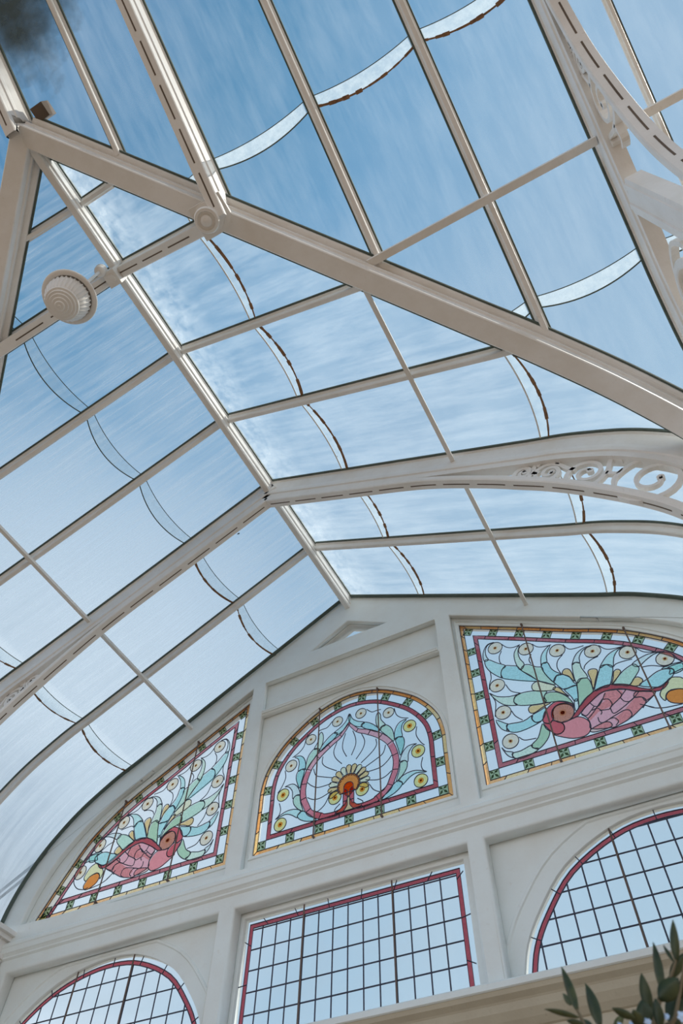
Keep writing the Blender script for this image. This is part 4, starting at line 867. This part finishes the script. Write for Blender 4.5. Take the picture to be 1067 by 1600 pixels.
# ================================================================== SHRUB
sh = empty('olive_shrub', (2.47, 1.35, -1.6), 'tall dark green shrub with narrow leaves and small pale blue flowers at bottom right', 'shrub')
PL = {"leaves":[[[2.391,1.386,0.5519],[2.3764,1.404,0.6322],0.0183],[[2.4063,1.315,0.5146],[2.3586,1.298,0.5285],0.0098],[[2.4237,1.377,0.5207],[2.4145,1.386,0.5907],0.0239],[[2.5101,1.364,0.5204],[2.5165,1.356,0.5751],0.0197],[[2.5383,1.358,0.5433],[2.5484,1.363,0.6196],0.0197],[[2.5751,1.356,0.58],[2.5935,1.343,0.6372],0.0183],[[2.5323,1.344,0.5281],[2.571,1.34,0.5506],0.0309],[[2.5362,1.368,0.5006],[2.5728,1.388,0.5643],0.0393],[[2.5548,1.386,0.5708],[2.5935,1.388,0.6044],0.0183],[[2.5039,1.346,0.4949],[2.5065,1.336,0.5298],0.0309],[[2.4918,1.313,0.4975],[2.465,1.294,0.5093],0.0141],[[2.405,1.347,0.5162],[2.3802,1.34,0.5233],0.0112],[[2.3933,1.34,0.5442],[2.3791,1.356,0.57],0.0112],[[2.5719,1.352,0.5799],[2.5649,1.354,0.6081],0.007],[[2.4931,1.329,0.4908],[2.4942,1.31,0.5082],0.0197],[[2.5202,1.336,0.4887],[2.5281,1.321,0.5221],0.0225],[[2.4166,1.351,0.5129],[2.3948,1.371,0.5345],0.0112],[[2.5612,1.364,0.5321],[2.5995,1.351,0.5759],0.0169],[[2.4457,1.381,0.5166],[2.4647,1.393,0.5369],0.0126]],"stems":[[[2.4082,1.35,0.4824],[2.4046,1.35,0.5182],[2.3988,1.35,0.5403]],[[2.4976,1.35,0.4685],[2.5127,1.35,0.5],[2.5392,1.35,0.5401],[2.5606,1.35,0.5593],[2.5766,1.35,0.5801]],[[2.5179,1.35,0.4653],[2.5465,1.35,0.503],[2.5955,1.35,0.586]],[[2.4206,1.35,0.472],[2.4289,1.35,0.5105]]],"flowers":[[[2.5068,1.33,0.4966],0.006],[[2.5364,1.33,0.4993],0.005],[[2.4801,1.34,0.5029],0.004],[[2.4638,1.33,0.5004],0.004],[[2.5593,1.33,0.4954],0.008]]}
bm = bmesh.new(); lathe(bm, V(2.47, 1.35, -1.6), [(.14, 0, 0), (.20, .30, 0), (.22, .30, 0), (.22, .36, 0), (.19, .36, 0), (.18, .30, 0)], 32); mesh_obj('pot', bm, 'terracotta', sh, smooth=True)
bm = bmesh.new()
def tube(bm, pts, r0, r1):
    P = catmull(pts, 4)
    for i in range(len(P) - 1):
        f = i / (len(P) - 1); cyl(bm, P[i], P[i + 1], r0 + (r1 - r0) * f, 7, r0 + (r1 - r0) * (i + 1) / (len(P) - 1))
for st in PL['stems']:
    pts = [V(*p) for p in st]; b = pts[0]
    tube(bm, [V(2.47 , 1.35, -1.3), V(2.45 + (b.x - 2.47) * .4, 1.36, -.6), V(b.x + .01, b.y + .01, b.z - ZO - .25)] + pts, .009, .0018)
mesh_obj('stems', bm, 'bark', sh)
bm = bmesh.new(); rl = random.Random(5)
def leaf(bm, base, tip, wd, roll=0.0, bend=.12):
    d = tip - base; L = d.length; d.normalize(); view = Vector((.1, .9, .3)).normalized()
    s_ = d.cross(view).normalized(); n = s_.cross(d); s_ = (s_ * math.cos(roll) + n * math.sin(roll)); n = s_.cross(d).normalized(); rows = []
    K = 9
    for i in range(K + 1):
        f = i / K; c = base + d * L * f + n * (bend * L * f * (1 - f)); wv = wd / 2 * math.sin(PI * min(1, f * .96 + .03)) ** .75 * (1.05 - .25 * f)
        rows.append([bm.verts.new(c - s_ * wv + n * wd * .10), bm.verts.new(c), bm.verts.new(c + s_ * wv + n * wd * .10)])
    for a, b in zip(rows, rows[1:]):
        for j in range(2): bm.faces.new((a[j], a[j + 1], b[j + 1], b[j]))
for b, t, wd in PL['leaves']: leaf(bm, V(*b), V(*t), wd, rl.uniform(-.5, .5), rl.uniform(-.1, .12))
for i in range(60):
    z = rl.uniform(-.5, .40); a = rl.uniform(0, 2 * PI); r = rl.uniform(.01, .08); b = V(2.46 + r * math.cos(a), 1.37 + r * math.sin(a), z)
    leaf(bm, b, b + Vector((math.cos(a) * .06, math.sin(a) * .06, rl.uniform(.0, .09))), .016, rl.uniform(-1, 1))
r = bmesh.ops.extrude_face_region(bm, geom=bm.faces[:]); bmesh.ops.translate(bm, verts=[v for v in r['geom'] if isinstance(v, bmesh.types.BMVert)], vec=(.0003, .0006, 0))
mesh_obj('leaves', bm, 'olive_leaf', sh, smooth=True)
for p, r in PL['flowers']:
    bm = bmesh.new(); c = V(*p)
    for k in range(6):
        a = k * PI / 3; dirv = Vector((math.cos(a), .3 * math.sin(a * 2), math.sin(a)))
        leaf(bm, c, c + dirv * r, r * .9, rl.uniform(-.4, .4), .2)
    bmesh.ops.create_icosphere(bm, subdivisions=1, radius=r * .3, matrix=Matrix.Translation(c))
    mesh_obj('flower', bm, 'flower', sh, label='small pale blue flower')
